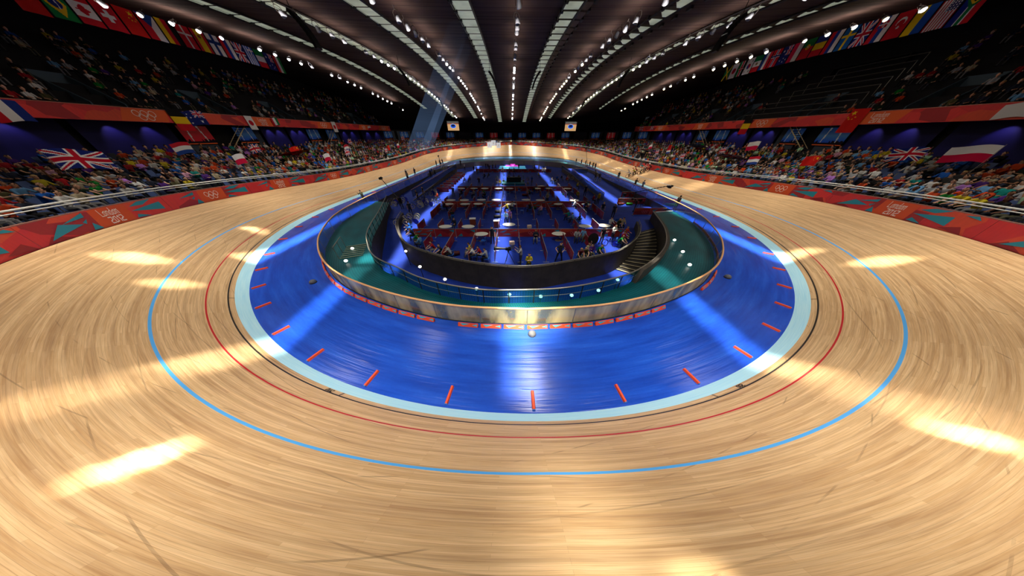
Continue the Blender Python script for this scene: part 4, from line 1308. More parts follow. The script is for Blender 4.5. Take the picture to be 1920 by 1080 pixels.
    for sx in (-1, 1):
        facebox(sx * .034, .098, .145, .013, .012, .007, 5)
        facebox(sx * .034, .100, .166, .018, .010, .004, 2)
        facebox(sx * .093, .0, .125, .012, .020, .030, 1)
    q = [hp_(-.013, .10, .15), hp_(.013, .10, .15), hp_(-.018, .105, .10), hp_(.018, .105, .10), hp_(0, .138, .105)]
    mb.add(q, [(0, 1, 4), (0, 4, 2), (1, 3, 4), (2, 4, 3)], 1)
    facebox(0, .098, .068, .024, .012, .006, 6)
    mm = bpy.data.meshes.new(name); mm.from_pydata(mb.v, [], mb.f)
    for x in PMATS: mm.materials.append(x)
    mm.polygons.foreach_set('material_index', mb.m); mm.polygons.foreach_set('use_smooth', [True] * len(mb.f)); mm.update()
    bpy.data.meshes.remove(m2)
    return mm


SIT = ((.02, .40, .02), (.0, .02, -.42))
SITW = ((.08, .38, .02), (.02, .03, -.42))
STD = ((.03, .02, -.43), (.02, -.02, -.40))
STW = ((.10, .04, -.43), (.08, -.03, -.40))
THIGH = ((.06, .12, -.24), (-.04, .22, .0))
KNEES = ((.06, .24, -.18), (-.08, .20, -.10))
FOLD = ((.07, .06, -.25), (-.26, .16, .08))
POINT = ((.05, .20, -.16), (-.05, .26, .04))
UPARM = ((.10, .08, .22), (.04, .06, .24))
DOWN = ((.06, .00, -.27), (.02, .06, -.24))
HIPS = ((.20, -.06, -.22), (-.14, .12, -.16))
CAMH = ((.10, .16, -.18), (-.06, .20, .20))
PHONE = ((.05, .10, -.24), (-.06, .20, .16))
SEATED = [figure('spectator', .50, .02, 0, (THIGH, THIGH), (SIT, SIT), (.1, 0), .95),
          figure('spectator', .50, .42, .05, (KNEES, KNEES), (SITW, SIT), (-.2, .1), .5),
          figure('spectator', .50, -.03, 0, (FOLD, FOLD), (SIT, SITW), (.05, -.2), .95),
          figure('spectator', .50, .22, -.1, (POINT, THIGH), (SITW, SITW), (0, .2), .95),
          figure('spectator', .50, .10, .1, (THIGH, UPARM), (SIT, SIT), (0, 0), .5),
          figure('spectator', .50, .30, -.12, (POINT, POINT), (SIT, SITW), (0, -.15), .5)]
STANDING = {'relaxed': figure('person', .93, .0, 0, (DOWN, DOWN), (STD, STD), (.1, .1), .5),
            'arms folded': figure('person', .93, .0, 0, (FOLD, FOLD), (STD, STD), (.1, -.1), .95),
            'hands on hips': figure('person', .92, .0, .1, (HIPS, HIPS), (STW, STW), (.0, 0), .45),
            'holding a camera up': figure('person', .92, .08, 0, (CAMH, CAMH), (STD, STW), (.0, 0), .95),
            'looking at a screen': figure('person', .93, .04, 0, (PHONE, DOWN), (STD, STD), (.45, 0), .5),
            'walking': figure('person', .91, .06, .1, (((.06, .16, -.24), (.0, .18, -.16)), ((.06, -.14, -.25), (.0, .06, -.24))), (((.02, .20, -.40), (.0, -.06, -.41)), ((.02, -.16, -.40), (.0, -.22, -.34))), (.1, 0), .5)}
SITPIT = {'sitting': SEATED[0], 'leaning forward': SEATED[1], 'sitting with folded arms': SEATED[2], 'sitting and pointing': SEATED[3]}

PAL = {'white': (226, 226, 222), 'pale grey': (172, 176, 180), 'orange': (206, 70, 22), 'dark green': (30, 48, 32), 'blue': (30, 96, 190), 'sky blue': (108, 166, 214), 'yellow': (198, 178, 36), 'purple': (84, 40, 132), 'pink': (214, 160, 186),
       'lilac': (190, 128, 220), 'teal': (20, 140, 134), 'green': (20, 140, 48), 'red': (168, 26, 34), 'navy': (36, 42, 60), 'charcoal': (48, 46, 46), 'olive': (84, 80, 50), 'beige': (178, 166, 138), 'mint': (176, 226, 186), 'maroon': (90, 24, 44), 'black': (20, 20, 22)}
PK = list(PAL); PWT = np.array([12, 7, 9, 6, 8, 6, 7, 4, 3, 3, 4, 4, 6, 7, 7, 6, 6, 2, 3, 6], float); PWT /= PWT.sum()

# ------------------------------------------------------------------ crowd in the stands
PSC = 1.22


def crowd_row_people():
    L = []
    for tier in (0, 1):
        rows = NR if tier == 0 else (NU - 1)
        for r in range(rows):
            if tier == 0: o_ = row_o(r) + .55
            else: o_ = 18.0 + 13.5 * (r + .5) / NU
            ln = arclen(op(np.linspace(0, 247.9, 800), o_))
            n = int(ln[-1] / .92); ls = (np.arange(n) + .5) * .92
            ss = np.interp(ls, ln, np.linspace(0, 247.9, 800))
            for s in ss:
                if s < 5 or s > 243: continue
                a = aisle(s)
                if a * (1.0 + (o_ + 3) / 30) < .95: continue
                if tier == 0: occ = .84 if r < NR - 2 else .72
                else:
                    if BS0 - .5 < s < BS1 + .5: continue
                    occ = .5
                    if 50 < s < 68: occ = .03
                    if min(abs(s - q) for q in VO) < 1.6 and r < 5: continue
                L.append((tier, r, s, o_, occ))
    return L


RP = crowd_row_people()
S_ = np.array([q[2] for q in RP]); O_ = np.array([q[3] for q in RP]); T_ = np.array([q[0] for q in RP]); R_ = np.array([q[1] for q in RP]); OC = np.array([q[4] for q in RP])
Z_ = np.where(T_ == 0, (edge_z(S_) + .30) + (ZT - edge_z(S_) - .30) * R_ / (NR - 1), 9.55 + (17.2 - 9.55) * R_ / (NU - 1))
PP = op(S_, O_, Z_)
vis, dist = in_frame(PP + [0, 0, .6], 260, 120)
vis0, _ = in_frame(PP + [0, 0, .8], 20, 60)
vis &= (PP[:, 2] + 2.2 < np.array([rz_(x - CX, y) for x, y in PP[:, :2]]))
HD = np.arctan2(ti(TNY, S_), ti(TNX, S_))
occd = rng.random(len(S_)) < OC
keep = vis
order = np.argsort(dist + np.where(T_ == 1, 25, 0) + np.where(vis0, 0, 60))
order = [i for i in order if keep[i]]
seat_ids = [i for i in order if T_[i] == 0]
people_ids = [i for i in order if occd[i]]
ind = people_ids[:300]; rest = people_ids[300:]

# seats
mb = MB()
mb.add([(-.22, -.20, .335), (.22, -.20, .335), (.24, .20, .345), (-.24, .20, .345), (-.22, -.20, .30), (.22, -.20, .30), (.24, .20, .31), (-.24, .20, .31)], [(0, 1, 2, 3), (4, 7, 6, 5), (0, 4, 5, 1), (1, 5, 6, 2), (2, 6, 7, 3), (3, 7, 4, 0)])
mb.add([(-.22, -.23, .36), (.22, -.23, .36), (.20, -.32, .80), (-.20, -.32, .80), (-.22, -.27, .36), (.22, -.27, .36), (.20, -.36, .80), (-.20, -.36, .80)], [(0, 1, 2, 3), (4, 7, 6, 5), (0, 4, 5, 1), (1, 5, 6, 2), (2, 6, 7, 3), (3, 7, 4, 0)])
mb.box((0, -.1, .155), (.08, .10, .29)); mb.box((0, -.1, .02), (.3, .25, .03))
mb.v = [tuple(c * PSC for c in p) for p in mb.v]
seat = mb.build('stadium_seat', M_SEAT)
mb.v = [tuple(c / PSC for c in p) for p in mb.v]
SV_, SF_ = np.array(mb.v, np.float32), np.array(mb.f, np.int32)
tag(seat, 'blue grey tip-up seat in the near rows of the lower stand', 'seat', 'blue grey seats of the lower stand')
sp_ = Proto(seat)
for i in seat_ids[:300]: sp_.put(tuple(PP[i]), HD[i] + PI / 2)


def batch(V, F, ids, dz=0.0, jitter=0.0):
    V = np.asarray(V) * PSC; n = len(ids)
    a = HD[ids] + PI / 2 + rng.normal(0, .12, n) * jitter; c, s = np.cos(a), np.sin(a)
    X = V[None, :, 0] * c[:, None] - V[None, :, 1] * s[:, None] + PP[ids, 0][:, None]
    Y = V[None, :, 0] * s[:, None] + V[None, :, 1] * c[:, None] + PP[ids, 1][:, None]
    Z = V[None, :, 2] + PP[ids, 2][:, None] + dz
    FF = F[None] + (np.arange(n) * len(V))[:, None, None]
    return np.stack([X, Y, Z], -1).reshape(-1, 3), FF.reshape(-1, F.shape[1])


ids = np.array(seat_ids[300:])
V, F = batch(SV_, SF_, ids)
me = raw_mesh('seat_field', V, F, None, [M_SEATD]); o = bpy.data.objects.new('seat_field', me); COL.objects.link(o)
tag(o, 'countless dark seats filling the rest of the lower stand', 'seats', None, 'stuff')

# the 300 nearest spectators
seqn = {}
NAMES_POSE = ['sitting upright', 'leaning forward', 'with folded arms', 'pointing', 'with one arm raised', 'reaching forward']
ppid = sorted(ind, key=lambda i: (R_[i], S_[i] if S_[i] < 124 else 248 - S_[i]))
for i in ppid:
    k = int(rng.choice(6, p=[.25, .2, .15, .16, .08, .16])); cn = PK[int(rng.choice(len(PK), p=PWT))]
    c = np.array(PAL[cn]) * rng.uniform(.85, 1.08)
    side = 'staircase' if S_[i] < 124 else 'bicycle'; key = (side, R_[i], T_[i]); seqn[key] = seqn.get(key, 0) + 1
    o = bpy.data.objects.new('spectator', SEATED[k]); COL.objects.link(o)
    o.location = tuple(PP[i]); o.rotation_euler = (0, 0, HD[i] + PI / 2 + rng.normal(0, .1)); sc = PSC * rng.uniform(.95, 1.05); o.scale = (sc, sc, sc)
    o.color = (*lin(np.clip(c, 0, 255)), 1)
    tier = 'lower' if T_[i] == 0 else 'upper'
    tag(o, f"spectator in {cn} top {NAMES_POSE[k]}, {nth(int(R_[i]) + 1)} row, {nth(seqn[key])} along, {side} side", 'spectator', f'spectators in the {side} side {tier} stand')

# all other spectators as one low crowd mesh
mb = MB()
def seg(a, b, r0, r1, m, n=5): mb.tube(a, b, r0, r1, n, m)
mb.ball((0, .05, 1.20), .105, 6, 4, 1, (1, 1, 1.2)); mb.ball((0, .02, 1.25), .112, 6, 4, 2, (1, 1, 1.05))
seg((0, 0, .45), (0, .0, .80), .16, .19, 0, 6); seg((0, 0, .80), (0, .02, 1.02), .19, .09, 0, 6); seg((0, .02, 1.0), (0, .04, 1.12), .05, .05, 1, 4)
for sx in (-1, 1):
    seg((sx * .19, 0, .95), (sx * .25, .12, .70), .07, .05, 0, 4); seg((sx * .25, .12, .70), (sx * .18, .34, .64), .05, .04, 1, 4)
    seg((sx * .10, .02, .50), (sx * .13, .42, .50), .10, .07, 3, 4); seg((sx * .13, .42, .50), (sx * .13, .44, .06), .065, .05, 3, 4); seg((sx * .13, .40, .04), (sx * .14, .58, .03), .05, .04, 4, 4)
tri = []; tc = []
for f, m in zip(mb.f, mb.m):
    for k in range(1, len(f) - 1): tri.append((f[0], f[k], f[k + 1])); tc.append(m)
CV, CF, CC = np.array(mb.v, np.float32), np.array(tri, np.int32), np.array(tc)
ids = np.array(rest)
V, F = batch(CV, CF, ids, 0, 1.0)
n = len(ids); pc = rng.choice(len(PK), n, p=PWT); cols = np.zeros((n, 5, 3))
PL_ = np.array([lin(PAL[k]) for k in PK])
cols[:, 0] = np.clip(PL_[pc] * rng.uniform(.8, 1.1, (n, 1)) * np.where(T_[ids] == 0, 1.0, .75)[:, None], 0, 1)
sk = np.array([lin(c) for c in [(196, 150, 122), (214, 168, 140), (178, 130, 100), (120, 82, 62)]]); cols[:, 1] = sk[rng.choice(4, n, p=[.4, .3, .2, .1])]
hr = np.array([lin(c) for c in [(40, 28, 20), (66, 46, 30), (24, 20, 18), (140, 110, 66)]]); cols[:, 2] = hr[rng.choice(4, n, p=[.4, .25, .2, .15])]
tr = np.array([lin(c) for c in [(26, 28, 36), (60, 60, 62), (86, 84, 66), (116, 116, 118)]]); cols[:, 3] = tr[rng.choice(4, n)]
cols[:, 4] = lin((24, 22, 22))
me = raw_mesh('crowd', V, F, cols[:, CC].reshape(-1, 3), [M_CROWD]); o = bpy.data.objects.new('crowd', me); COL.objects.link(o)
tag(o, 'dense crowd of seated spectators filling the rest of both stands', 'crowd', None, 'stuff')
print('PEOPLE', len(ind), len(rest), 'seats', len(seat_ids))

# ------------------------------------------------------------------ flags
def star(u, v, cu, cv, r, asp=1.5, n=5, rot=PI / 2):
    x, y = (u - cu) * asp, v - cv; d = math.hypot(x, y)
    if d > r: return False
    a = (math.atan2(y, x) - rot) % (2 * PI / n); a = min(a, 2 * PI / n - a)
    ri = r * .40; x1, y1 = r, 0; x2, y2 = ri * math.cos(PI / n), ri * math.sin(PI / n); px, py = d * math.cos(a), d * math.sin(a)
    return (x2 - x1) * (py - y1) - (y2 - y1) * (px - x1) >= 0


def uk(u, v, asp=1.6):
    x, y = (u - .5) * asp, v - .5
    if abs(y) < .10 or abs(x) < .10: return (196, 20, 44)
    if abs(y) < .165 or abs(x) < .165: return (236, 236, 236)
    for sg in (1, -1):
        d = (y - sg * x / asp) / math.hypot(1, 1 / asp)
        if abs(d) < .035: return (196, 20, 44)
        if abs(d) < .085: return (236, 236, 236)
    return (22, 38, 120)


def bars(cols, vert=False): return lambda u, v: cols[min(len(cols) - 1, int((u if vert else 1 - v) * len(cols)))]
def cross(bg, c1, w1, c2=None, w2=0, cu=.38):
    def f(u, v):
        x, y = (u - cu) * 1.5, v - .5
        if c2 and (abs(x) < w2 or abs(y) < w2): return c2
        return c1 if abs(x) < w1 or abs(y) < w1 else bg
    return f


RED, WHT, NAV, GRN, YEL, BLK, BLU = (200, 24, 40), (234, 234, 232), (26, 40, 110), (16, 120, 60), (240, 200, 30), (18, 18, 18), (40, 96, 190)
def china(u, v):
    if star(u, v, .17, .75, .17): return YEL
    for a, b in ((.34, .92), (.42, .80), (.42, .64), (.34, .53)):
        if star(u, v, a, b, .06): return YEL
    return (206, 30, 24)
def canada(u, v):
    if u < .25 or u > .75: return RED
    x, y = abs(u - .5) * 1.5, v - .5
    leaf = (-.30 < y < -.12 and x < .02) or (abs(y + .02) < .16 and x < .30 - abs(y - .0) * 1.0 and x < .26) or (y >= 0 and y < .34 and x < .16 * (1 - y / .36)) 
    return RED if leaf else WHT
def brazil(u, v):
    x, y = (u - .5) * 1.5, v - .5
    if math.hypot(x, y) < .24: return WHT if abs(y - .04 + .3 * x * x - .05 * x) < .025 else (24, 40, 120)
    if abs(x) / .64 + abs(y) / .42 < 1: return YEL
    return (14, 130, 60)
def aus(u, v):
    if u < .5 and v > .5: return uk(u * 2, (v - .5) * 2)
    for a, b, r in ((.25, .22, .13), (.75, .82, .07), (.66, .55, .07), (.86, .62, .07), (.75, .2, .08)):
        if star(u, v, a, b, r, 1.5, 7): return WHT
    return (20, 34, 106)
def usa(u, v):
    if u < .42 and v > .46: return WHT if (int(u * 26) + int(v * 16)) % 2 == 0 and int(u * 26) % 2 == 0 else (36, 44, 100)
    return RED if int(v * 13) % 2 == 0 else WHT
def greece(u, v):
    if u < .37 and v > .445: return WHT if abs(u - .185) < .04 or abs(v - .72) < .055 else BLU
    return BLU if int(v * 9) % 2 == 0 else WHT
def czech(u, v):
    if u < .5 * (1 - abs(v - .5) * 2): return (28, 66, 140)
    return WHT if v > .5 else RED
def swiss(u, v):
    x, y = abs(u - .5) * 1.5, abs(v - .5); return WHT if (x < .3 and y < .09) or (y < .3 and x < .09) else RED
def turkey(u, v):
    x, y = (u - .38) * 1.5, v - .5
    if math.hypot(x, y) < .26 and math.hypot(x - .07, y) > .21: return WHT
    return WHT if star(u, v, .58, .5, .12, 1.5, 5, PI) else RED
def korea(u, v):
    x, y = (u - .5) * 1.5, v - .5; d = math.hypot(x, y)
    if d < .25: return (200, 30, 50) if y > .08 * math.sin(x * 12) else (20, 60, 140)
    for sx in (-1, 1):
        for sy in (-1, 1):
            if abs(x - sx * .48) < .10 and abs(y - sy * .30) < .09 and int((y + 1) * 30) % 2: return BLK
    return WHT
def jamaica(u, v):
    d = min(abs(v - u), abs(v - 1 + u))
    if d < .09: return YEL
    return GRN if (v > u) == (v > 1 - u) else BLK
def portugal(u, v):
    x, y = (u - .4) * 1.5, v - .5
    if math.hypot(x, y) < .11: return WHT if math.hypot(x, y) < .06 else RED
    if math.hypot(x, y) < .2: return YEL
    return (16, 104, 50) if u < .4 else RED
def slovakia(u, v):
    x, y = (u - .3) * 1.5, v - .48
    if abs(x) < .2 and -.28 < y < .26: return WHT if abs(x) < .03 or abs(y - .08) < .03 or (abs(y + .02) < .02 and abs(x) < .11) else ((200, 24, 40) if y > -.14 else (24, 66, 150))
    return (WHT, (24, 66, 150), RED)[min(2, int((1 - v) * 3))]
def safrica(u, v):
    x = u * 1.5; y = v - .5
    if x < .45 - abs(y) * .9: return BLK
    if x < .56 - abs(y) * .9: return YEL
    if abs(y) < .1 or abs(abs(y) - (.52 - x * .75)) < .09 and x < .65: return GRN
    if abs(y) < .17: return WHT
    return RED if y > 0 else (20, 40, 130)
def japan(u, v): return (196, 24, 48) if math.hypot((u - .5) * 1.5, v - .5) < .29 else WHT
def mexico(u, v):
    if math.hypot((u - .5) * 1.5, v - .5) < .12: return (130, 96, 50)
    return (0, 110, 66) if u < .333 else (WHT if u < .667 else RED)
def kenya(u, v):
    if (abs(u - .5) / .10) ** 2 + (abs(v - .5) / .38) ** 2 < 1: return RED if abs(u - .5) > .02 else WHT
    return (BLK, WHT, RED, RED, WHT, GRN)[[0, 0, 0, 1, 2, 2, 2, 4, 5, 5, 5][min(10, int((1 - v) * 11))]]
def olympic(u, v):
    x, y = (u - .5) * 1.0, v - .5; CR = [(20, 110, 190), (20, 20, 20), (210, 40, 60), (240, 180, 30), (20, 140, 70)]
    for (a, b), c in zip([(-.2, .05), (0, .05), (.2, .05), (-.1, -.07), (.1, -.07)], CR):
        if abs(math.hypot(x - a, y - b) - .085) < .016: return c
    return (240, 240, 238)
def spain(u, v):
    if math.hypot((u - .3) * 1.5, v - .5) < .12: return (150, 60, 40)
    return YEL if abs(v - .5) < .25 else RED
FD = {'uk': uk, 'nl': bars([(196, 30, 48), WHT, (36, 70, 150)]), 'pl': bars([WHT, (212, 20, 70)]), 'cn': china, 'us': usa, 'gr': greece, 'br': brazil, 'ca': canada, 'ch': swiss, 'cz': czech, 'de': bars([BLK, RED, YEL]),
      'dk': cross(RED, WHT, .07), 'es': spain, 'fi': cross(WHT, (24, 54, 120), .12), 'fr': bars([(30, 50, 130), WHT, RED], True), 'it': bars([GRN, WHT, RED], True), 'au': aus, 'ir': bars([GRN, WHT, RED]), 'jm': jamaica, 'jp': japan, 'ke': kenya,
      'kr': korea, 'mx': mexico, 'no': cross(RED, WHT, .11, NAV, .055), 'nz': aus, 'pt': portugal, 'ro': bars([(30, 50, 130), YEL, RED], True), 'ru': bars([WHT, (30, 60, 150), RED]), 'se': cross((20, 90, 160), YEL, .08), 'sk': slovakia, 'tr': turkey,
      'ua': bars([(30, 90, 190), (250, 214, 20)]), 'za': safrica, 'be': bars([BLK, YEL, RED], True), 'wh': bars([WHT, WHT]), 'ol': olympic}
FN = {'uk': 'British', 'nl': 'Dutch', 'pl': 'Polish', 'cn': 'Chinese', 'us': 'American', 'gr': 'Greek', 'br': 'Brazilian', 'ca': 'Canadian', 'ch': 'Swiss', 'cz': 'Czech', 'de': 'German', 'dk': 'Danish', 'es': 'Spanish', 'fi': 'Finnish', 'fr': 'French', 'it': 'Italian', 'au': 'Australian', 'ir': 'green white red',
      'jm': 'Jamaican', 'jp': 'Japanese', 'ke': 'Kenyan', 'kr': 'South Korean', 'mx': 'Mexican', 'no': 'Norwegian', 'nz': 'dark blue starred', 'pt': 'Portuguese', 'ro': 'blue yellow red', 'ru': 'Russian', 'se': 'Swedish', 'sk': 'Slovak', 'tr': 'Turkish', 'ua': 'Ukrainian', 'za': 'South African', 'be': 'Belgian', 'wh': 'white', 'ol': 'white five ring'}


def flag_mesh(code, w, h, amp=.05, port=False, nu=60, nv=40, flip=False):
    """cloth in the local xz plane; portrait flags hang with the hoist on top"""
    f = FD[code]; V = np.zeros(((nu + 1) * (nv + 1), 3)); F = []; C = []
    for a in range(nu + 1):
        for b in range(nv + 1):
            u, v = a / nu, b / nv
            if port: x, z = (v - .5) * h, -u * w; yy = amp * math.sin(v * 9) * (.3 + .7 * u)
            else: x, z = (u * w if not flip else -u * w), (v - .5) * h; yy = amp * math.sin(u * 7 + v * 1.3) * u; z += .03 * w * math.sin(u * 5) - .06 * u * u * w
            V[a * (nv + 1) + b] = (x, yy, z)
    for a in range(nu):
        for b in range(nv):
            i0 = a * (nv + 1) + b; F.append((i0, i0 + nv + 1, i0 + nv + 2, i0 + 1)); C.append(lin(f((a + .5) / nu, (b + .5) / nv)))
    return raw_mesh('cloth', V, F, C, [M_FLAG], True)


def cloth(code, w, h, parent, **k):
    o = bpy.data.objects.new('cloth', flag_mesh(code, w, h, **k)); COL.objects.link(o); o.parent = parent; return o


def lfloor(s, o_): return float((edge_z(s) + .3) + (ZT - edge_z(s) - .3) * min(1.05, (o_ - O0) / (O1 - O0) * NR / (NR - 1)))


WAVE = [('uk', 215.2, 7.1, 2.3, 3.0, 1.3), ('nl', 207.6, 10.7, 2.2, 1.9, 1.1), ('uk', 199.7, 10.4, 2.0, 1.7, 1.1), ('pl', 207.6, 4.8, 2.2, 1.4, 1.0), ('cn', 195.9, 7.8, 2.2, 2.0, 1.0), ('pl', 194.6, 3.9, 2.0, 1.7, 1.1), ('nl', 182.8, 7.7, 2.1, 1.8, 1.1), ('uk', 186.1, 5.7, 1.9, 1.7, 1.1),
        ('uk', 174.0, 12.2, 2.0, 1.5, 1.1), ('cn', 169.9, 4.9, 2.0, 1.6, 1.1), ('uk', 173.2, 4.1, 1.8, 1.4, 1.0), ('pl', 163.6, 5.2, 2.0, 1.5, 1.0), ('uk', 153.0, 13.9, 2.0, 1.7, 1.2), ('nl', 153.7, 8.0, 2.0, 1.3, .9),
        ('pl', 33.6, 9.4, 2.4, 2.4, 1.15), ('uk', 35.9, 9.5, 2.2, 2.2, 1.1), ('cn', 39.2, 5.8, 2.0, 1.4, 1.0), ('pl', 51.8, 10.4, 2.4, 1.8, 1.2), ('uk', 55.3, 8.8, 2.0, 1.2, 1.0), ('nl', 45.0, 5.0, 1.9, 1.5, 1.0), ('cn', 70.0, 8.5, 2.0, 1.1, .9), ('nl', 66.0, 5.8, 2.0, 1.2, .9), ('pl', 76.4, 7.4, 2.0, 1.3, .9),
        ('uk', 68.8, 5.0, 1.8, 1.2, 1.0), ('uk', 58.9, 4.4, 1.8, 1.1, 1.0), ('uk', 85.9, 5.7, 2.0, 1.2, 1.0)]
cnt = {}
for code, s, o_, hg, w_, h_ in WAVE:
    side = 'staircase' if s < 124 else 'bicycle'; key = (code, side); cnt[key] = cnt.get(key, 0) + 1
    p = op(np.array([s]), o_, np.array([lfloor(s, o_)]))[0]; a = head(s)
    left = s > 124
    t = empty('waved_flag', tuple(p), a + PI / 2 + (PI if False else 0), f'{FN[code]} flag waved on a pole, {side} side stand, {nth(cnt[key])} such from near end', 'flag', 'flags waved in the lower stands')
    # local +x runs along the stand; centre the cloth over the solved point
    sgn = 1 if left else 1
    near_up = (code, s) == ('uk', 215.2)
    x0 = (w_ / 2 if near_up else -w_ / 2)
    c = cloth(code, w_, h_, t, amp=.10, flip=near_up, nu=72 if w_ > 2 else 40, nv=44 if w_ > 2 else 28)
    c.location = (x0, 0, hg)
    mb = MB(); mb.tube((x0 * .9 , .0, .95), (x0, 0, hg + h_ / 2 + .08), .022, .018, 5); mb.build('pole', mat('pole_grey', (150, 146, 138), .5), t)

# big flags spread over the heads of the crowd
for i, (code, s, o_, w_, dep) in enumerate([('cn', 196.7, 7.7, 4.6, 3.0), ('us', 179.2, 4.7, 2.8, 2.2), ('uk', 50.1, 6.3, 4.4, 3.0), ('gr', 64.9, 11.0, 4.4, 2.8), ('nl', 73.8, 5.0, 3.3, 2.6), ('pl', 167.1, 11.2, 3.4, 2.6), ('uk', 91.2, 8.0, 2.7, 2.2)]):
    side = 'staircase' if s < 124 else 'bicycle'
    p = op(np.array([s]), o_, np.array([lfloor(s, o_) + 1.85]))[0]; a = head(s)
    o = bpy.data.objects.new('spread_flag', flag_mesh(code, w_, dep, amp=.06)); COL.objects.link(o)
    slope = math.atan2(ZT - float(edge_z(s)) - .3, O1 - O0)
    o.matrix_world = Matrix.Translation(Vector(tuple(p))) @ Matrix.Rotation(a + PI / 2, 4, 'Z') @ Matrix.Rotation(-PI / 2 - slope + PI, 4, 'X') @ Matrix.Translation((-w_ / 2, 0, 0)) if False else \
        Matrix.Translation(Vector(tuple(p))) @ Matrix.Rotation(a + PI / 2, 4, 'Z') @ Matrix.Rotation(PI / 2 - .0, 4, 'X') @ Matrix.Rotation(PI - slope, 4, 'X') @ Matrix.Rotation(0, 4, 'Z') @ Matrix.Translation((-w_ / 2, 0, 0))
    m3 = Matrix.Translation(Vector(tuple(p))) @ Matrix.Rotation(a + PI / 2, 4, 'Z') @ Matrix.Rotation(-(PI / 2 - slope - .05), 4, 'X') @ Matrix.Translation((-w_ / 2, 0, 0))
    o.matrix_world = m3
    tag(o, f"large {FN[code]} flag spread over the crowd of the {side} side lower stand" + (', far end' if s > 88 and s < 170 else ''), 'flag', 'flags spread over the crowd')

# flags draped on the balcony banner
for code, s, z, w_, h_ in [('fr', 211.1, 9.2, 2.0, 1.5), ('be', 200.3, 9.1, 2.3, 1.7), ('au', 198.5, 9.46, 2.6, 1.6), ('jp', 190.7, 9.2, 1.9, 1.25), ('it', 185.9, 9.6, 1.5, 1.1), ('jp', 169.7, 9.2, 2.1, 1.5), ('pl', 158.3, 9.35, 1.4, 1.0), ('cn', 47.0, 9.2, 2.6, 1.8), ('wh', 37.1, 9.5, 1.6, 1.1), ('be', 62.9, 9.1, 2.6, 1.7), ('uk', 93.0, 9.55, 1.7, 1.2), ('uk', 90.6, 9.6, 1.2, .9)]:
    side = 'staircase' if s < 124 else 'bicycle'; port = code in ('be', 'jp', 'cn')
    p = op(np.array([s]), 17.48, np.array([z]))[0]; a = head(s)
    o = bpy.data.objects.new('draped_flag', flag_mesh(code, w_, h_, amp=.03, port=port)); COL.objects.link(o)
    o.matrix_world = Matrix.Translation(Vector(tuple(p))) @ Matrix.Rotation(a + PI / 2, 4, 'Z') @ (Matrix.Translation((0, 0, w_ / 2)) if port else Matrix.Translation((-w_ / 2, 0, 0)))
    near = {('jp', 190.7): ', nearer one', ('jp', 169.7): ', further one', ('uk', 93.0): ', larger one', ('uk', 90.6): ', smaller one'}.get((code, s), '')
    tag(o, f'{FN[code]} flag draped over the red balcony banner, {side} side{near}', 'flag', 'flags draped on the balcony banner')

# row of national flags hanging under the roof edge on both sides
LEFT = ['cn', 'br', 'ca', 'ch', 'cn', 'cz', 'de', 'dk', 'es', 'fi', 'ru', 'uk', 'gr', 'it', 'au', 'ir']
RIGHT = ['za', 'us', 'ua', 'tr', 'sk', 'uk', 'se', 'ru', 'ro', 'pt', 'pl', 'nz', 'no', 'nl', 'mx', 'kr', 'ke', 'jp', 'jm']
for side, codes, y0, y1, X in (('bicycle', LEFT, 31.2, 57.2, -46.0), ('staircase', RIGHT, 33.0, 61.6, 46.0)):
    st_ = (y1 - y0) / (len(codes) - 1); seen_ = {}
    for k, code in enumerate(codes):
        seen_[code] = seen_.get(code, 0) + 1
        y = y0 + st_ * k; zt = min(rz_(X, y) - .05, 19.5)
        t = empty('hanging_flag', (CX + X, y, zt), (PI / 2 if X < 0 else -PI / 2), f'{FN[code]} flag hanging under the roof edge, {nth(k + 1)} on the {side} side', 'flag', 'national flags hanging under the roof edge')
        cloth(code, 2.15, st_ * .90, t, amp=.03, port=True, nu=48, nv=32)
        mb = MB(); mb.tube((-st_ * .46, 0, .03), (st_ * .46, 0, .03), .025, n=5); mb.build('top_bar', M_DARK, t)
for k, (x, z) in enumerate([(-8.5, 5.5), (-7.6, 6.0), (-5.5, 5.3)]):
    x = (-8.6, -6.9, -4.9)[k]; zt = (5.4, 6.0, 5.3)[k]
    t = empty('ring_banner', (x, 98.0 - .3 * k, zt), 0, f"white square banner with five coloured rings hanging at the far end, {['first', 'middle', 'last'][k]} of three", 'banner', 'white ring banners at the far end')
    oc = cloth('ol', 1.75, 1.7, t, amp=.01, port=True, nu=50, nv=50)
    oc.data.materials[0] = MATS.get('self_glow_banner') or attr_mat('self_glow_banner', .7, 1.0, .6)  # cloth given a glow of its own so it looks lit
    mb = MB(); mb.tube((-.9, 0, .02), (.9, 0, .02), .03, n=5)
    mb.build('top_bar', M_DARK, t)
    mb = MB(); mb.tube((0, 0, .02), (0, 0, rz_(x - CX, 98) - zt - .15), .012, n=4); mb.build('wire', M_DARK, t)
USED = {}


def uniq(l):
    USED[l] = USED.get(l, 0) + 1
    return l if USED[l] == 1 else f'{l}, {nth(USED[l])} there'


bay = lambda x: nth(max(1, min(11, int((x + 9.85) / 2.13) + 1)))
zone = lambda y: 'at the pit rail' if y < 15 else ('front bays' if y < 19.2 else ('behind front row' if y < 25 else ('before second row' if y < 29.7 else ('behind second row' if y < 35 else ('before third row' if y < 40.2 else ('behind third row' if y < 52 else 'near far row'))))))

# ------------------------------------------------------------------ divider boards of the pit
M_DIVM = board_panel_mat('divider_red_facets', .85)
M_POSTW = mat('divider_post', (170, 170, 168), .4, .5, .4)


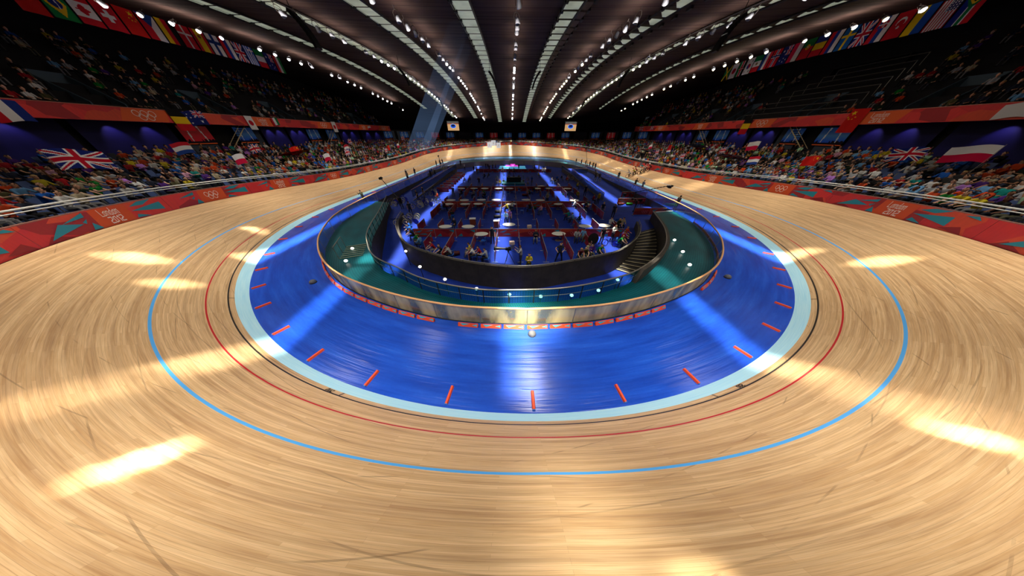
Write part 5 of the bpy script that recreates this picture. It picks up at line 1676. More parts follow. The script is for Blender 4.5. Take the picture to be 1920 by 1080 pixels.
def divider_src(w, mot):
    t = empty('divider_board', (0, 0, 0), 0, 'divider', 'divider board')
    H = .86
    V = [(-w / 2, -.02, .06), (w / 2, -.02, .06), (w / 2, -.02, H), (-w / 2, -.02, H), (-w / 2, .02, .06), (w / 2, .02, .06), (w / 2, .02, H), (-w / 2, .02, H)]
    me = bpy.data.meshes.new('panel'); me.from_pydata(V, [], [(0, 1, 2, 3), (4, 7, 6, 5), (3, 2, 6, 7), (0, 4, 5, 1), (1, 5, 6, 2), (0, 3, 7, 4)])
    ul = me.uv_layers.new(name='UVMap')
    for p in me.polygons:
        for li in p.loop_indices:
            c = V[me.loops[li].vertex_index]; ul.data[li].uv = (c[0] + w * mot, c[2] + c[1])
    me.materials.append(M_DIVM); o = bpy.data.objects.new('panel', me); COL.objects.link(o); o.parent = t
    mb = MB()
    for sx in (-1, 1): mb.tube((sx * w / 2, 0, 0), (sx * w / 2, 0, H + .03), .02, n=5)
    mb.tube((-w / 2, 0, H + .02), (w / 2, 0, H + .02), .018, n=5); mb.build('post_frame', M_POSTW, t)
    mb = MB()
    for sx in (-1, 1): mb.box((sx * w / 2, 0, .012), (.05, .5, .024))
    mb.build('floor_foot', M_POSTW, t)
    T = [[(-.9, .55), (-.1, .78), (-.5, .5)], [(-.6, .3), (.1, .42), (.3, .26)], [(.1, .6), (.95, .80), (.9, .66)]] if mot == 1 else [[(-.95, .1), (-.5, .42), (-.4, .12)], [(.4, .75), (.9, .5), (.95, .78)]]
    for sy in (-1, 1):
        if mot == 2:
            polys = [[(x + .35, y + .42) for x, y in q] for q in (rings(.42, 14))]; m = mat('divider_pink', (206, 110, 110), .5)
        else: polys = T; m = M_TEAL
        mb = MB()
        for q in polys: mb.add([(x * sy * (1 if mot == 2 else w / 2.13), .024 * -sy, z) for x, z in q], [tuple(range(len(q)))])
        mb.build('emblem' if mot == 2 else 'teal_pattern', m, t)
    return t


DV = [Proto(divider_src(2.08, m)) for m in (0, 1, 2)]
ZF = ZP
X0 = -9.85
rowy = [(19.2, 'front cross row'), (29.7, 'second cross row'), (40.2, 'third cross row'), (64.0, 'last cross row')]
for y, nm in rowy:
    for k in range(10):
        DV[int(rng.choice(3, p=[.45, .35, .2]))].put((X0 + 2.13 * k + 1.065, y, ZF), 0, f'red divider board, {nth(k + 1)} from the bicycle side in the {nm}', 'divider boards of the pit')
for (ya, nm) in ((15.15, 'before the front cross row'), (17.2, 'just before the front cross row'), (21.4, 'behind the front cross row'), (25.6, 'well before the second cross row'), (27.75, 'just before the second cross row'), (31.9, 'behind the second cross row'), (36.2, 'well before the third cross row'), (38.3, 'just before the third cross row'), (42.4, 'behind the third cross row')):
    for k in range(11):
        x = X0 + 2.13 * k
        if ya < 18 and (k < 1 or k > 8 or (k in (1, 8) and ya < 16)): continue
        if k in (0, 10) and ya > 32 and k == 0: continue
        if (k + int(ya)) % 5 == 0 and ya > 20 and k in (2, 7): continue
        DV[int(rng.choice(3, p=[.4, .35, .25]))].put((x, ya - .0, ZF), PI / 2 + (.0), f'red divider board, {nth(k + 1)} lengthwise line from bicycle side, {nm}', 'divider boards of the pit')
for i, (x, y, a) in enumerate([(17.3, 31.5, 0), (19.4, 31.5, 0), (20.2 - .6, 35.4, 0), (17.25, 26.4, 0), (19.35, 26.4, 0)]):
    dz = 0 if y < 33.5 else (y - 33.5) / 22.5 * .8
    DV[(1, 2, 0, 2, 1)[i]].put((x, y, ZF + dz), a, ['red and teal divider board behind the luggage bags', 'red divider board behind the track photographer', 'red divider board at the foot of the cyclists side ramp', 'red divider board in front of the ramp, nearer the pit stairs', 'red divider board in front of the ramp, by the glass barrier'][i], 'divider boards by the ramp')
# bright orange tiers of boards in the judges stand
for k in range(9):
    y = 39.3 + k * 2.35; x = -12.4 - k * .06
    DV[(2, 1, 0)[k % 3]].put((x, y, ZF), 0, f'bright red board of the tiered bench block, {nth(k + 1)} from the near end', 'boards of the tiered bench block')

# ------------------------------------------------------------------ tables and chairs
t = empty('oval_table', (0, 0, 0), 0, 'table', 'table')
mb = MB(); mb.lathe([(.0, .70), (.58, .70), (.60, .715), (.58, .73), (.0, .73)], n=24)
for i, p in enumerate(mb.v): mb.v[i] = (p[0] * 1.15, p[1] * .8, p[2])
mb.build('table_top', mat('table_white', (206, 202, 188), .35), t)
mb = MB(); mb.tube((0, 0, .02), (0, 0, .70), .035, n=8); mb.build('column', M_STEEL, t)
mb = MB(); mb.lathe([(.28, 0), (.28, .02), (.05, .04)], n=14); mb.build('foot', M_STEEL, t)
TB_ = Proto(t)
t = empty('plastic_chair', (0, 0, 0), 0, 'chair', 'chair')
M_CH = mat('chair_blue', (28, 84, 170), .5)
mb = MB(); mb.box((0, 0, .44), (.42, .42, .03)); mb.build('seat', M_CH, t)
mb = MB(); mb.box((0, -.21, .70), (.40, .03, .26), 0, 0, .12); mb.build('backrest', M_CH, t)
for sx in (-1, 1):
    for sy in (-1, 1):
        mb = MB(); mb.tube((sx * .18, sy * .18, .43), (sx * .21, sy * .22, 0), .012, n=4); mb.build('leg', M_STEEL, t)
CHP = Proto(t)
tabs = [(-6.9, 20.3), (-4.5, 20.3), (-2.9, 18.3), (-.2, 20.9), (4.7, 18.4), (7.9, 20.4), (10.0, 20.6), (-8.7, 28.9), (-6.4, 28.9), (-4.6, 29.0), (.1, 28.9), (6.7, 28.9), (10.6, 28.8), (-8.9, 31.0), (-6.9, 31.0), (-4.4, 31.2), (-2.2, 31.2), (2.3, 31.2), (4.4, 31.0), (9.5, 31.0),
        (-9.0, 39.2), (-6.7, 39.2), (-4.7, 39.2), (-2.3, 39.2), (-.2, 39.2), (4.8, 39.2), (6.9, 39.2), (10.3, 39.2), (5.8, 41.2)]
near = lambda y: 'front' if y < 25 else ('second' if y < 35 else 'third')
for i, (x, y) in enumerate(tabs):
    rr = near(y); sd = 'before' if y < {'front': 19.2, 'second': 29.7, 'third': 40.2}[rr] else 'behind'
    same = sorted(q[0] for q in tabs if near(q[1]) == rr and ((q[1] < {'front': 19.2, 'second': 29.7, 'third': 40.2}[rr]) == (sd == 'before')))
    TB_.put((x, y, ZF), rng.uniform(-.1, .1), f'white oval table {sd} the {rr} cross row, {nth(same.index(x) + 1)} from the bicycle side', 'white oval tables of the pit')
chs = [(-2.6, 17.4), (5.3, 17.2), (-3.6, 27.6), (2.4, 27.8), (-1.4, 28.0), (1.5, 26.9), (7.3, 21.8), (-9.6, 28.2), (-3.0, 28.8), (-4.9, 32.5), (-8.2, 38.4), (-6.1, 38.6), (-3.4, 38.0), (-1.2, 38.4), (.6, 38.3), (1.5, 38.6), (3.6, 38.3), (6.1, 38.5), (-1.3, 36.6), (-.4, 36.4), (-4.9, 36.8), (10.9, 37.6), (12.2, 22.6), (-7.0, 37.2)]
for i, (x, y) in enumerate(chs):
    col = int((x - X0) / 2.13) + 1
    CHP.put((x, y, ZF), rng.uniform(-3, 3), uniq(f"empty blue plastic chair, {nth(col)} bay from bicycle side, {zone(y)}"), 'blue chairs of the pit')

# white cabinets and small stools
for x, y, l in ((-4.4, 22.6, 'small white and red cabinet behind the front row tables, bicycle side'), (-1.6, 21.9, 'small white and brown cabinet in the light band behind the front row')):
    t = empty('cabinet', (x, y, ZF), .1, l, 'cabinet')
    mb = MB(); mb.box((0, 0, .78), (.72, .5, .05)); mb.build('top', M_WHITEP, t)
    mb = MB(); mb.box((0, .02, .42), (.66, .42, .66)); mb.build('body', mat('cabinet_brown', (130, 62, 40), .5), t)
    mb = MB()
    for sx in (-1, 1):
        for sy in (-1, 1): mb.box((sx * .28, sy * .17, .05), (.05, .05, .1))
    mb.build('feet', M_STEEL, t)
for k, (x, y) in enumerate([(.1, 16.6), (2.0, 20.7)]):
    t = empty('towel_stack', (x, y, ZF), 0, ['folded pale towels on a low stool in the fifth bay before the front row', 'folded pale towels on a low stool behind the front row, centre bays'][k], 'towels')
    mb = MB(); mb.lathe([(.16, .0), (.2, .42), (.2, .45)], n=10); mb.build('stool', M_STEEL, t)
    mb = MB()
    for j in range(3): mb.box((0, 0, .49 + j * .09), (.5 - .03 * j, .3, .07), 0, .1 * j)
    mb.build('towels', mat('towel_beige', (210, 186, 166), .8), t)


def bag(x, y, z, rgb, label):
    t = empty('holdall_bag', (x, y, z), rng.uniform(-.3, .3), label, 'bag')
    mb = MB(); mb.lathe([(.05, -.46), (.17, -.44), (.20, -.3), (.20, .3), (.17, .44), (.05, .46)], (0, 0, .19), 10, 0, (1, 0, 0)); mb.build('body', mat('bag_%d_%d_%d' % rgb, rgb, .6), t, True)
    mb = MB(); mb.path([(-.18, -.1, .33), (-.12, -.04, .46), (.12, -.04, .46), (.18, -.1, .33)], .018, 4); mb.build('handle', M_BLACK, t)


for a in [(16.6, 31.0, ZF, (96, 36, 26), 'brown holdall bag on the floor before the ramp side boards'), (17.9, 31.0, ZF, (40, 130, 30), 'bright green holdall bag on the floor before the ramp side boards'), (3.2, 29.0, ZF, (20, 60, 26), 'dark green holdall bag by the second cross row, centre bays'), (9.6, 37.3, ZF, (28, 80, 30), 'green holdall bag by the third cross row, staircase side'),
          (2.4, 36.6, ZF, (110, 24, 26), 'red holdall bag by the third cross row, centre bays'), (-4.9, 15.3, ZF, (70, 16, 16), 'dark red rucksack like bag by the seated group at the pit rail'), (-1.7, 25.2, ZF, (14, 14, 16), 'black bag beside the lit centre line of boards, nearer'), (-1.7, 27.2, ZF, (14, 14, 18), 'black bag beside the lit centre line of boards, further')]: bag(*a)

# ------------------------------------------------------------------ bicycles
def bike_src(tyre, rim, frame_rgb, disc=None):
    t = empty('racing_bicycle', (0, 0, 0), 0, 'bicycle', 'bicycle')
    fm_ = mat('bike_%d_%d_%d' % frame_rgb, frame_rgb, .35, .5)
    for y in (-.50, .50):
        mb = MB(); mb.ring((0, y, .34), .325, .020, (1, 0, 0), 20, 5, 0); mb.ring((0, y, .34), .295, .014, (1, 0, 0), 20, 4, 1); mb.tube((-.04, y, .34), (.04, y, .34), .02, n=6, m=1)
        if disc and y < 0: mb.lathe([(.29, -.006), (.29, .006)], (0, y, .34), 20, 2, (1, 0, 0))
        else:
            for k in range(10):
                a = 2 * PI * k / 10; mb.tube((0, y, .34), (0, y + .295 * math.cos(a), .34 + .295 * math.sin(a)), .004, n=3, m=1, caps=False)
        mb.build('wheel', [tyre, rim] + ([disc] if disc else []), t)
    mb = MB(); bb, hd_, st_ = (0, -.08, .30), (0, .36, .82), (0, -.24, .84)
    for a, b, r in ((bb, (0, .38, .72), .024), (bb, st_, .020), (st_, hd_, .020), (bb, (0, -.50, .34), .013), (st_, (0, -.50, .34), .010), (hd_, (0, .38, .70), .024), ((0, .38, .72), (0, .50, .34), .016)): mb.tube(a, b, r, n=6)
    mb.build('frame', fm_, t)
    mb = MB(); mb.path([(-.21, .52, .72), (-.21, .60, .80), (-.20, .50, .90), (0, .40, .90), (.20, .50, .90), (.21, .60, .80), (.21, .52, .72)], .013, 5); mb.tube(hd_, (0, .40, .90), .016, n=5); mb.build('handlebar', M_BLACK, t)
    mb = MB(); mb.add([(-.07, -.36, .96), (.07, -.36, .96), (.02, -.08, .95), (-.02, -.08, .95), (-.05, -.36, .92), (.05, -.36, .92), (.015, -.08, .92), (-.015, -.08, .92)], [(0, 1, 2, 3), (4, 7, 6, 5), (0, 4, 5, 1), (1, 5, 6, 2), (2, 6, 7, 3), (3, 7, 4, 0)])
    mb.tube(st_, (0, -.26, .94), .014, n=5); mb.build('saddle', M_BLACK, t)
    mb = MB(); mb.ring((.05, -.08, .30), .09, .008, (1, 0, 0), 14, 4); mb.tube((.06, -.08, .30), (.06, .05, .20), .012, n=4); mb.tube((-.06, -.08, .30), (-.06, -.21, .40), .012, n=4); mb.build('crankset', M_STEEL, t)
    return t


TYB, TYY, TYR = mat('tyre_black', (16, 16, 17), .7), mat('tyre_cream', (206, 196, 120), .6), mat('tyre_dark_red', (70, 20, 22), .6)
RIMS, RIMB = mat('rim_silver', (190, 192, 196), .3, .6, .5), mat('rim_blue', (40, 50, 150), .4)
BK = [Proto(bike_src(TYY, RIMS, (30, 34, 60))), Proto(bike_src(TYB, RIMB, (30, 40, 160), mat('disc_blue', (40, 52, 190), .3))), Proto(bike_src(TYY, RIMB, (200, 196, 190), mat('disc_silver', (200, 206, 208), .15, .8, .3)))]
BKN = ['dark bicycle with cream tyres', 'blue bicycle with blue disc wheel', 'pale bicycle with silver disc wheel']
bks = [(-17.6, 30.0, 0), (-17.5, 30.7, 0), (-17.9, 31.4, 1), (-17.2, 31.9, 0), (-17.4, 32.6, 0), (-17.0, 33.2, 1), (-12.7, 22.6, 0), (-12.4, 23.4, 2), (-12.0, 24.2, 0), (-11.6, 23.0, 1), (-12.2, 25.0, 0), (-13.5, 29.3, 0), (-13.3, 30.1, 2), (-13.0, 30.9, 0), (-13.6, 31.6, 1), (-13.4, 32.4, 0), (-12.2, 30.4, 1), (-11.2, 31.0, 0), (-11.0, 31.8, 0),
       (-14.3, 36.6, 0), (-14.2, 37.4, 1), (-14.0, 38.2, 0), (-13.6, 39.0, 1), (-13.3, 39.8, 0), (-13.7, 37.8, 2), (9.3, 17.0, 1), (-18.2, 60.5, 0), (-18.0, 61.8, 0), (-17.6, 62.8, 1), (14.0, 52.4, 0), (13.4, 53.6, 0), (18.8, 47.6, 0)]
bn_ = {}
for i, (x, y, k) in enumerate(bks):
    if x > 5: grp, lab = 'bicycles elsewhere in the pit', ['beside the dark umbrella in the front bays', 'by the far glass partition, nearer', 'by the far glass partition, further', 'lying near the cameramen on the ramp'][[25, 29, 30, 31].index(i)]
    else:
        c = 'passage fence rack' if x < -16.5 and y < 40 else ('pit wall cluster' if y < 26 else ('middle aisle cluster' if y < 34 else ('tiered boards cluster' if y < 45 else 'far rack')))
        bn_[c] = bn_.get(c, 0) + 1; grp = 'bicycles of the ' + c; lab = f'in the {c}, {nth(bn_[c])} from near end'
    zz = ZF + (max(0, min(1, (y - 33.5) / 22.5)) * .8 if abs(x) > 15.4 else 0)
    o = BK[k].put((x, y, zz), rng.uniform(-.5, .5) + PI / 2, f'{BKN[k]} {lab}', grp)
    o.rotation_euler[1] = rng.uniform(-.12, .12)

# ------------------------------------------------------------------ people in the pit and along the track
PEOPLE = []
def person(x, y, z, mesh, col, rz, label, group, name='person', sc=1.0):
    o = bpy.data.objects.new(name, mesh); COL.objects.link(o); o.location = (x, y, z); o.rotation_euler = (0, 0, rz); o.scale = (sc, sc, sc)
    o.color = (*lin(PAL[col]), 1)
    return tag(o, label, 'person', group)


def stool(x, y, z, rz):
    return CHP.put((x, y, z), rz, None, 'chairs under seated people')


SP = [(-11.0, 20.2, 'blue', 'sitting', 1.6), (-10.3, 19.4, 'blue', 'leaning forward', 1.4), (-9.6, 18.6, 'charcoal', 'leaning forward', 1.9), (-8.7, 17.3, 'green', 'sitting', 1.2), (-8.2, 16.6, 'sky blue', 'sitting', 1.3), (-6.6, 15.6, 'red', 'leaning forward', 1.9), (-5.8, 15.1, 'charcoal', 'leaning forward', 2.2), (-5.1, 14.6, 'pale grey', 'leaning forward', 1.6),
      (-3.5, 15.1, 'yellow', 'sitting with folded arms', 1.7), (-3.0, 14.5, 'white', 'leaning forward', 1.6), (-2.45, 14.6, 'red', 'leaning forward', 1.7), (-1.95, 14.1, 'pale grey', 'sitting and pointing', 1.5), (-6.2, 21.4, 'navy', 'sitting', 2.9), (-7.1, 24.2, 'black', 'sitting and pointing', .5), (2.4, 18.0, 'navy', 'sitting with folded arms', 3.1), (1.4, 13.05, 'yellow', 'sitting with folded arms', 3.1),
      (6.4, 18.1, 'pale grey', 'sitting', 2.9), (7.1, 18.3, 'sky blue', 'sitting', 2.6), (6.6, 15.1, 'beige', 'sitting with folded arms', 3.2), (7.5, 15.1, 'green', 'leaning forward', 3.4), (5.8, 14.2, 'maroon', 'leaning forward', 3.1), (6.5, 14.0, 'olive', 'leaning forward', 3.0), (7.2, 14.3, 'purple', 'sitting', 3.2), (10.5, 16.6, 'green', 'leaning forward', 3.9), (11.5, 17.6, 'lilac', 'sitting', 3.6), (12.2, 18.5, 'orange', 'sitting', 3.6), (11.0, 17.3, 'red', 'sitting', 3.6),
      (11.1, 21.6, 'white', 'sitting', 3.3), (11.75, 21.3, 'pink', 'leaning forward', 3.2), (12.4, 21.5, 'beige', 'sitting', 3.0), (7.0, 24.0, 'teal', 'sitting and pointing', .6), (7.4, 23.2, 'sky blue', 'leaning forward', .8), (8.0, 22.9, 'dark green', 'sitting', .9), (4.0, 26.6, 'pink', 'sitting', 2.2), (2.7, 27.6, 'black', 'leaning forward', .9),
      (-4.4, 36.1, 'green', 'leaning forward', 1.9), (-.4, 27.7, 'yellow', 'leaning forward', 1.3), (.25, 28.3, 'white', 'sitting', 1.9), (-8.3, 36.1, 'black', 'sitting', 2.1), (-6.1, 35.4, 'beige', 'sitting', 2.0), (-4.1, 33.6, 'black', 'leaning forward', .4), (3.3, 36.1, 'olive', 'leaning forward', .9), (4.1, 37.8, 'charcoal', 'sitting', .6), (5.8, 33.2, 'beige', 'sitting', 2.8), (6.0, 34.2, 'sky blue', 'sitting', 3.0),
      (-8.7, 60.9, 'sky blue', 'sitting', 1.4), (-6.2, 53.6, 'charcoal', 'sitting and pointing', 1.2), (-5.4, 55.2, 'olive', 'sitting', 1.3), (-10.2, 49.0, 'olive', 'sitting', 1.6), (-9.1, 49.6, 'red', 'sitting', 1.8), (-2.2, 45.3, 'yellow', 'sitting', 2.7), (6.9, 55.7, 'yellow', 'sitting', 4.2), (8.7, 48.0, 'white', 'leaning forward', 4.2), (9.4, 47.0, 'charcoal', 'sitting', 4.4), (10.6, 50.6, 'blue', 'sitting', 4.0), (11.7, 51.3, 'charcoal', 'sitting', 4.2), (12.4, 49.0, 'orange', 'sitting', 4.2),
      (13.0, 42.4, 'yellow', 'sitting', 3.9), (8.9, 29.1, 'white', 'leaning forward', 4.6), (10.3, 28.2, 'navy', 'sitting', 3.4), (12.7, 32.1, 'red', 'sitting', 3.8), (11.0, 35.0, 'yellow', 'sitting', 3.5), (13.0, 51.0, 'pink', 'sitting', 4.6), (-11.6, 33.6, 'orange', 'sitting', 2.0), (-9.3, 28.2, 'black', 'leaning forward', -1.2)]
def nudge(x, y, d):
    for _ in range(6):
        q = pitw - np.array([x, y]); l = np.linalg.norm(q, axis=1); k = l.argmin()
        c = np.array([1.2, 24.0]) - np.array([x, y]); c /= np.linalg.norm(c)
        if l[k] > d and (np.array([x, y]) - pitw[k]) @ (np.array([1.2, 24.0]) - pitw[k]) > 0: break
        x, y = x + c[0] * .15, y + c[1] * .15
    return x, y


for i, (x, y, col, pose, rz) in enumerate(SP):
    x, y = nudge(x, y, 1.15)
    person(x, y, ZF, SITPIT[pose], col, rz, f"person in {col} {pose.replace('sitting with', 'with')}, {bay(x)} bay from bicycle side, {zone(y)}", 'people seated in the pit')
    rel = uniq(f'blue chair under the person in {col}, {bay(x)} bay, {zone(y)}')
    CHP.put((x, y, ZF - .03), rz, rel, 'chairs under the seated people')
ST = [(-1.75, 17.6, 'navy', 'relaxed', 3.0), (-.55, 22.2, 'sky blue', 'arms folded', 3.1), (-.15, 22.9, 'lilac', 'relaxed', 3.0), (3.95, 14.2, 'navy', 'hands on hips', 3.1), (8.7, 17.6, 'black', 'looking at a screen', 3.4), (9.9, 18.1, 'white', 'arms folded', 3.6), (11.1, 19.9, 'dark green', 'arms folded', 3.5), (12.9, 25.1, 'navy', 'walking', -.5), (11.8, 26.0, 'navy', 'relaxed', -.6), (13.2, 31.4, 'yellow', 'relaxed', .2),
      (12.8, 36.6, 'navy', 'relaxed', 2.8), (-10.3, 63.5, 'black', 'relaxed', 2.8), (-13.9, 68.9, 'white', 'looking at a screen', 2.6), (-6.5, 45.1, 'charcoal', 'holding a camera up', 3.0), (-.3, 59.6, 'charcoal', 'walking', 2.0), (-2.2, 61.6, 'pale grey', 'relaxed', 3.0), (.9, 60.6, 'olive', 'walking', 1.2), (4.4, 45.9, 'blue', 'relaxed', 2.4), (8.6, 60.8, 'white', 'looking at a screen', 3.3), (9.0, 59.9, 'white', 'relaxed', 3.0), (8.2, 66.3, 'beige', 'relaxed', 3.1),
      (-15.4, 29.0, 'black', 'looking at a screen', 1.0), (-13.0, 26.2, 'navy', 'relaxed', .3), (-14.6, 33.0, 'charcoal', 'walking', 2.6), (-14.5, 35.4, 'charcoal', 'relaxed', 2.4), (-9.6, 35.6, 'black', 'relaxed', 3.2), (-15.4, 71.0, 'charcoal', 'relaxed', 3.0), (2.4, 68.6, 'black', 'arms folded', 3.0), (7.2, 69.0, 'charcoal', 'walking', 2.0), (-5.4, 68.4, 'charcoal', 'relaxed', 3.0), (-4.6, 69.2, 'olive', 'walking', 1.0), (-7.0, 70.0, 'black', 'arms folded', 3.2), (-7.7, 71.0, 'charcoal', 'relaxed', 3.0), (-6.2, 66.0, 'navy', 'relaxed', 2.9)]
for i, (x, y, col, pose, rz) in enumerate(ST):
    z = ZF + (max(0, min(1, (y - 33.5) / 22.5)) * .8 if abs(x) > 15.0 else 0)
    person(x, y, z, STANDING[pose], col, rz, f'standing person in {col} {pose}, {bay(x)} bay from bicycle side, {zone(y)}', 'people standing in the pit')
TRK = [(22.6, 46.6, 'charcoal', 'relaxed', -.6, 'person in long dark coat on the apron before the group of cyclists'), (21.9, 38.3, 'olive', 'holding a camera up', -1.2, 'photographer in olive jacket on the apron, cyclists side'), (22.2, 36.4, 'pale grey', 'arms folded', -1.3, 'person in pale grey jacket on the apron by the photographer'), (21.0, 25.9, 'charcoal', 'relaxed', -1.4, 'dark suited person just behind the barrier handrail on the staircase side'),
       (-20.2, 28.8, 'olive', 'holding a camera up', 1.2, 'photographer in olive jacket behind the barrier handrail, bicycle side'), (-22.6, 48.7, 'navy', 'relaxed', 1.2, 'person in navy shirt on the cyan band, bicycle side, nearest of three'), (-21.2, 45.9, 'beige', 'relaxed', 1.3, 'person in beige shirt on the apron, middle of three'), (-22.0, 51.8, 'navy', 'hands on hips', 1.2, 'person in navy shirt on the apron, furthest of three'),
       (-22.6, 70.2, 'olive', 'relaxed', 1.3, 'first of three dark figures on the far bicycle side apron'), (-22.0, 71.9, 'charcoal', 'arms folded', 1.3, 'second of three dark figures on the far bicycle side apron'), (-21.6, 73.6, 'charcoal', 'holding a camera up', 1.3, 'third of three dark figures on the far bicycle side apron'),
       (23.2, 62.7, 'navy', 'relaxed', -1.2, 'navy clad person on the apron beyond the cyclists, nearest of the row'), (23.3, 65.0, 'olive', 'holding a camera up', -1.2, 'olive clad cameraman on the apron beyond the cyclists'), (23.1, 67.2, 'navy', 'arms folded', -1.2, 'navy clad person with folded arms on the apron beyond the cyclists'), (22.8, 70.3, 'olive', 'walking', -1.2, 'olive clad person walking on the far staircase side apron'), (22.6, 73.9, 'navy', 'relaxed', -1.2, 'navy clad person on the far staircase side apron'), (21.6, 76.5, 'black', 'relaxed', -1.2, 'black clad person on the far staircase side apron')]
for x, y, col, pose, rz, lab in TRK: person(x, y, 0.0, STANDING[pose], col, rz, lab, None)

# ------------------------------------------------------------------ cameras, jib cranes
def tripod_camera(x, y, z, rz, label, s=1.0):
    t = empty('television_camera', (x, y, z), rz, label, 'camera')
    for k in range(3):
        a = 2 * PI * k / 3 + .5; mb = MB(); mb.tube((0, 0, 1.15), (.55 * math.cos(a), .55 * math.sin(a), .02), .022, .018, 5); mb.build('tripod_leg', M_DARK, t)
    mb = MB(); mb.lathe([(.05, 1.12), (.08, 1.16), (.08, 1.24), (.04, 1.28)], n=8); mb.build('pan_head', M_DARK, t)
    b = MB(); b.box((0, 0, 1.40), (.16, .42, .22)); b.box((0, -.1, 1.54), (.05, .18, .06)); b.box((.10, -.16, 1.44), (.05, .08, .08)); body = b.build('camera_body', M_BLACK, t)
    mb = MB(); mb.lathe([(.06, 0), (.07, .2), (.11, .5), (.12, .78)], (0, .2, 1.40), 10, 0, (0, 1, 0)); mb.build('long_lens', M_DARK, t)
    mb = MB(); mb.box((0, 1.04, 1.40), (.34, .10, .26)); mb.build('lens_hood', M_BLACK, t)
    mb = MB(); mb.tube((-.06, -.2, 1.32), (-.18, -.6, 1.2), .014, n=4); mb.build('pan_handle', M_BLACK, t)


tripod_camera(-.2, 13.75, ZF, 1.45, 'long lensed television camera on tripod in the front light band of the pit')
person(.80, 13.7, ZF, STANDING['holding a camera up'], 'pale grey', 1.5, 'cameraman in grey shirt bending behind the long lensed camera at the pit rail', None)
tripod_camera(17.6, 28.1, ZF, .9, 'television camera on tripod before the ramp side boards')
person(17.0, 27.8, ZF, STANDING['holding a camera up'], 'charcoal', 1.0, 'cameraman in charcoal standing wide legged before the ramp side boards', None)
tripod_camera(18.9, 50.2, -.12, -.4, 'grey television camera on pedestal high on the cyclists side ramp')
person(18.3, 47.9, -.18, STANDING['looking at a screen'], 'olive', .2, 'first cameraman in olive on the cyclists side ramp', None)
person(18.6, 46.5, -.22, STANDING['walking'], 'charcoal', .2, 'second cameraman in charcoal on the cyclists side ramp', None)
tripod_camera(-18.2, 52.0, -.1, .3, 'television camera on tripod on the bicycle side ramp')
person(-17.4, 51.6, -.1, STANDING['holding a camera up'], 'olive', .6, 'cameraman in olive behind the bicycle side ramp camera', None)
person(-17.9, 50.1, -.16, STANDING['relaxed'], 'black', .2, 'black clad helper near the bicycle side ramp camera', None)


def jib(base, tip, label, back=.18):
    t = empty('jib_crane', base, 0, label, 'camera crane')
    b, e = Vector(base), Vector(tip); d = e - b; piv = Vector((0, 0, 1.3)); tipl = d
    mb = MB()
    for k in range(3):
        a = 2 * PI * k / 3; mb.tube((0, 0, 1.2), (.5 * math.cos(a), .5 * math.sin(a), 0), .03, n=5)
    mb.build('tripod', M_DARK, t)
    mb = MB(); q = piv - (tipl - piv) * back; mb.tube(q, tipl, .05, .035, 5)
    u = (tipl - piv)
    for k in range(14):
        p = piv + u * (k / 14); mb.ball(p, .075, 6, 4)
    mb.build('boom', M_BLACK, t)
    mb = MB(); mb.box(q, (.4, .4, .35)); mb.build('counterweight', M_DARK, t)
    mb = MB(); mb.box(tipl + Vector((0, 0, -.18)), (.25, .45, .28)); mb.lathe([(.09, 0), (.12, .3)], tipl + Vector((0, .2, -.18)), 8, 0, (0, 1, 0)); mb.box(tipl + Vector((.2, -.1, -.05)), (.2, .2, .2)); mb.build('camera_head', M_BLACK, t)


jib((-16.3, 30.2, ZF), (-19.6, 33.4, 2.55), 'long black jib crane rising over the track from the bicycle rack')
jib((18.5, 32.7, ZF), (21.6, 29.3, 2.2), 'long black jib crane reaching over the cyan band on the staircase side')
jib((22.2, 67.0, 0), (22.6, 72.0, 4.6), 'upright black jib crane at the far staircase side')
jib((-20.9, 69.0, 0), (-22.6, 73.5, 2.6), 'black jib crane among the figures at the far bicycle side')

# dark umbrella beside the bicycle
t = empty('round_reflector', (7.35, 16.4, ZF), 0, 'round black reflector held up beside the bicycle in the front bays', 'reflector')
mb = MB(); mb.lathe([(.5, -.01), (.5, .01)], (0, 0, 1.05), 24, 0, (.1, -1, .25)); mb.build('disc', M_BLACK, t)
mb = MB(); mb.tube((0, .05, 0), (0, .03, .9), .015, n=4); mb.box((0, .05, .02), (.4, .4, .03)); mb.build('stand', M_DARK, t)

# ------------------------------------------------------------------ judges desk, podium, plants
t = empty('judges_platform', (.55, 48.0, ZF), 0, 'low teal platform in the middle of the pit', 'platform')
mb = MB(); mb.box((0, 0, .15), (4.9, 3.9, .30)); mb.build('platform', mat('platform_teal', (34, 104, 122), .5), t)
mb = MB(); mb.box((0, -2.0, .04), (5.1, .12, .08)); mb.build('kerb', mat('kerb_teal', (50, 150, 180), .5), t)
t = empty('judges_desk', (.65, 47.7, ZF + .3), 0, 'long dark desk of the judges on the teal platform', 'desk')
mb = MB(); mb.box((0, 0, .45), (3.1, .06, .9)); mb.build('front_panel', mat('desk_dark', (10, 26, 34), .4), t)
mb = MB(); mb.box((0, .35, .92), (3.2, .8, .05)); mb.build('desk_top', M_DARK, t)
for sx in (-1, 1):
    mb = MB(); mb.box((sx * 1.52, .36, .45), (.05, .7, .9)); mb.build('side_panel', M_DARK, t)
for k, (x, nm) in enumerate(((-.4, 'first'), (.65, 'middle'), (1.75, 'last'))):
    person(x, 48.8, ZF + .3, SITPIT['sitting'], 'charcoal', PI, f'{nm} of three judges in charcoal behind the dark desk', None)
    CHP.put((x, 48.8, ZF + .27), PI, f'blue chair of the {nm} judge', 'chairs of the judges')
t = empty('podium', (.55, 74.0, ZF), 0, 'bright cyan victory podium with magenta top at the far end of the pit', 'podium')
mb = MB(); mb.box((0, 0, .22), (8.2, 3.0, .44)); mb.build('base_step', emis('podium_cyan', (96, 190, 224), .35), t)
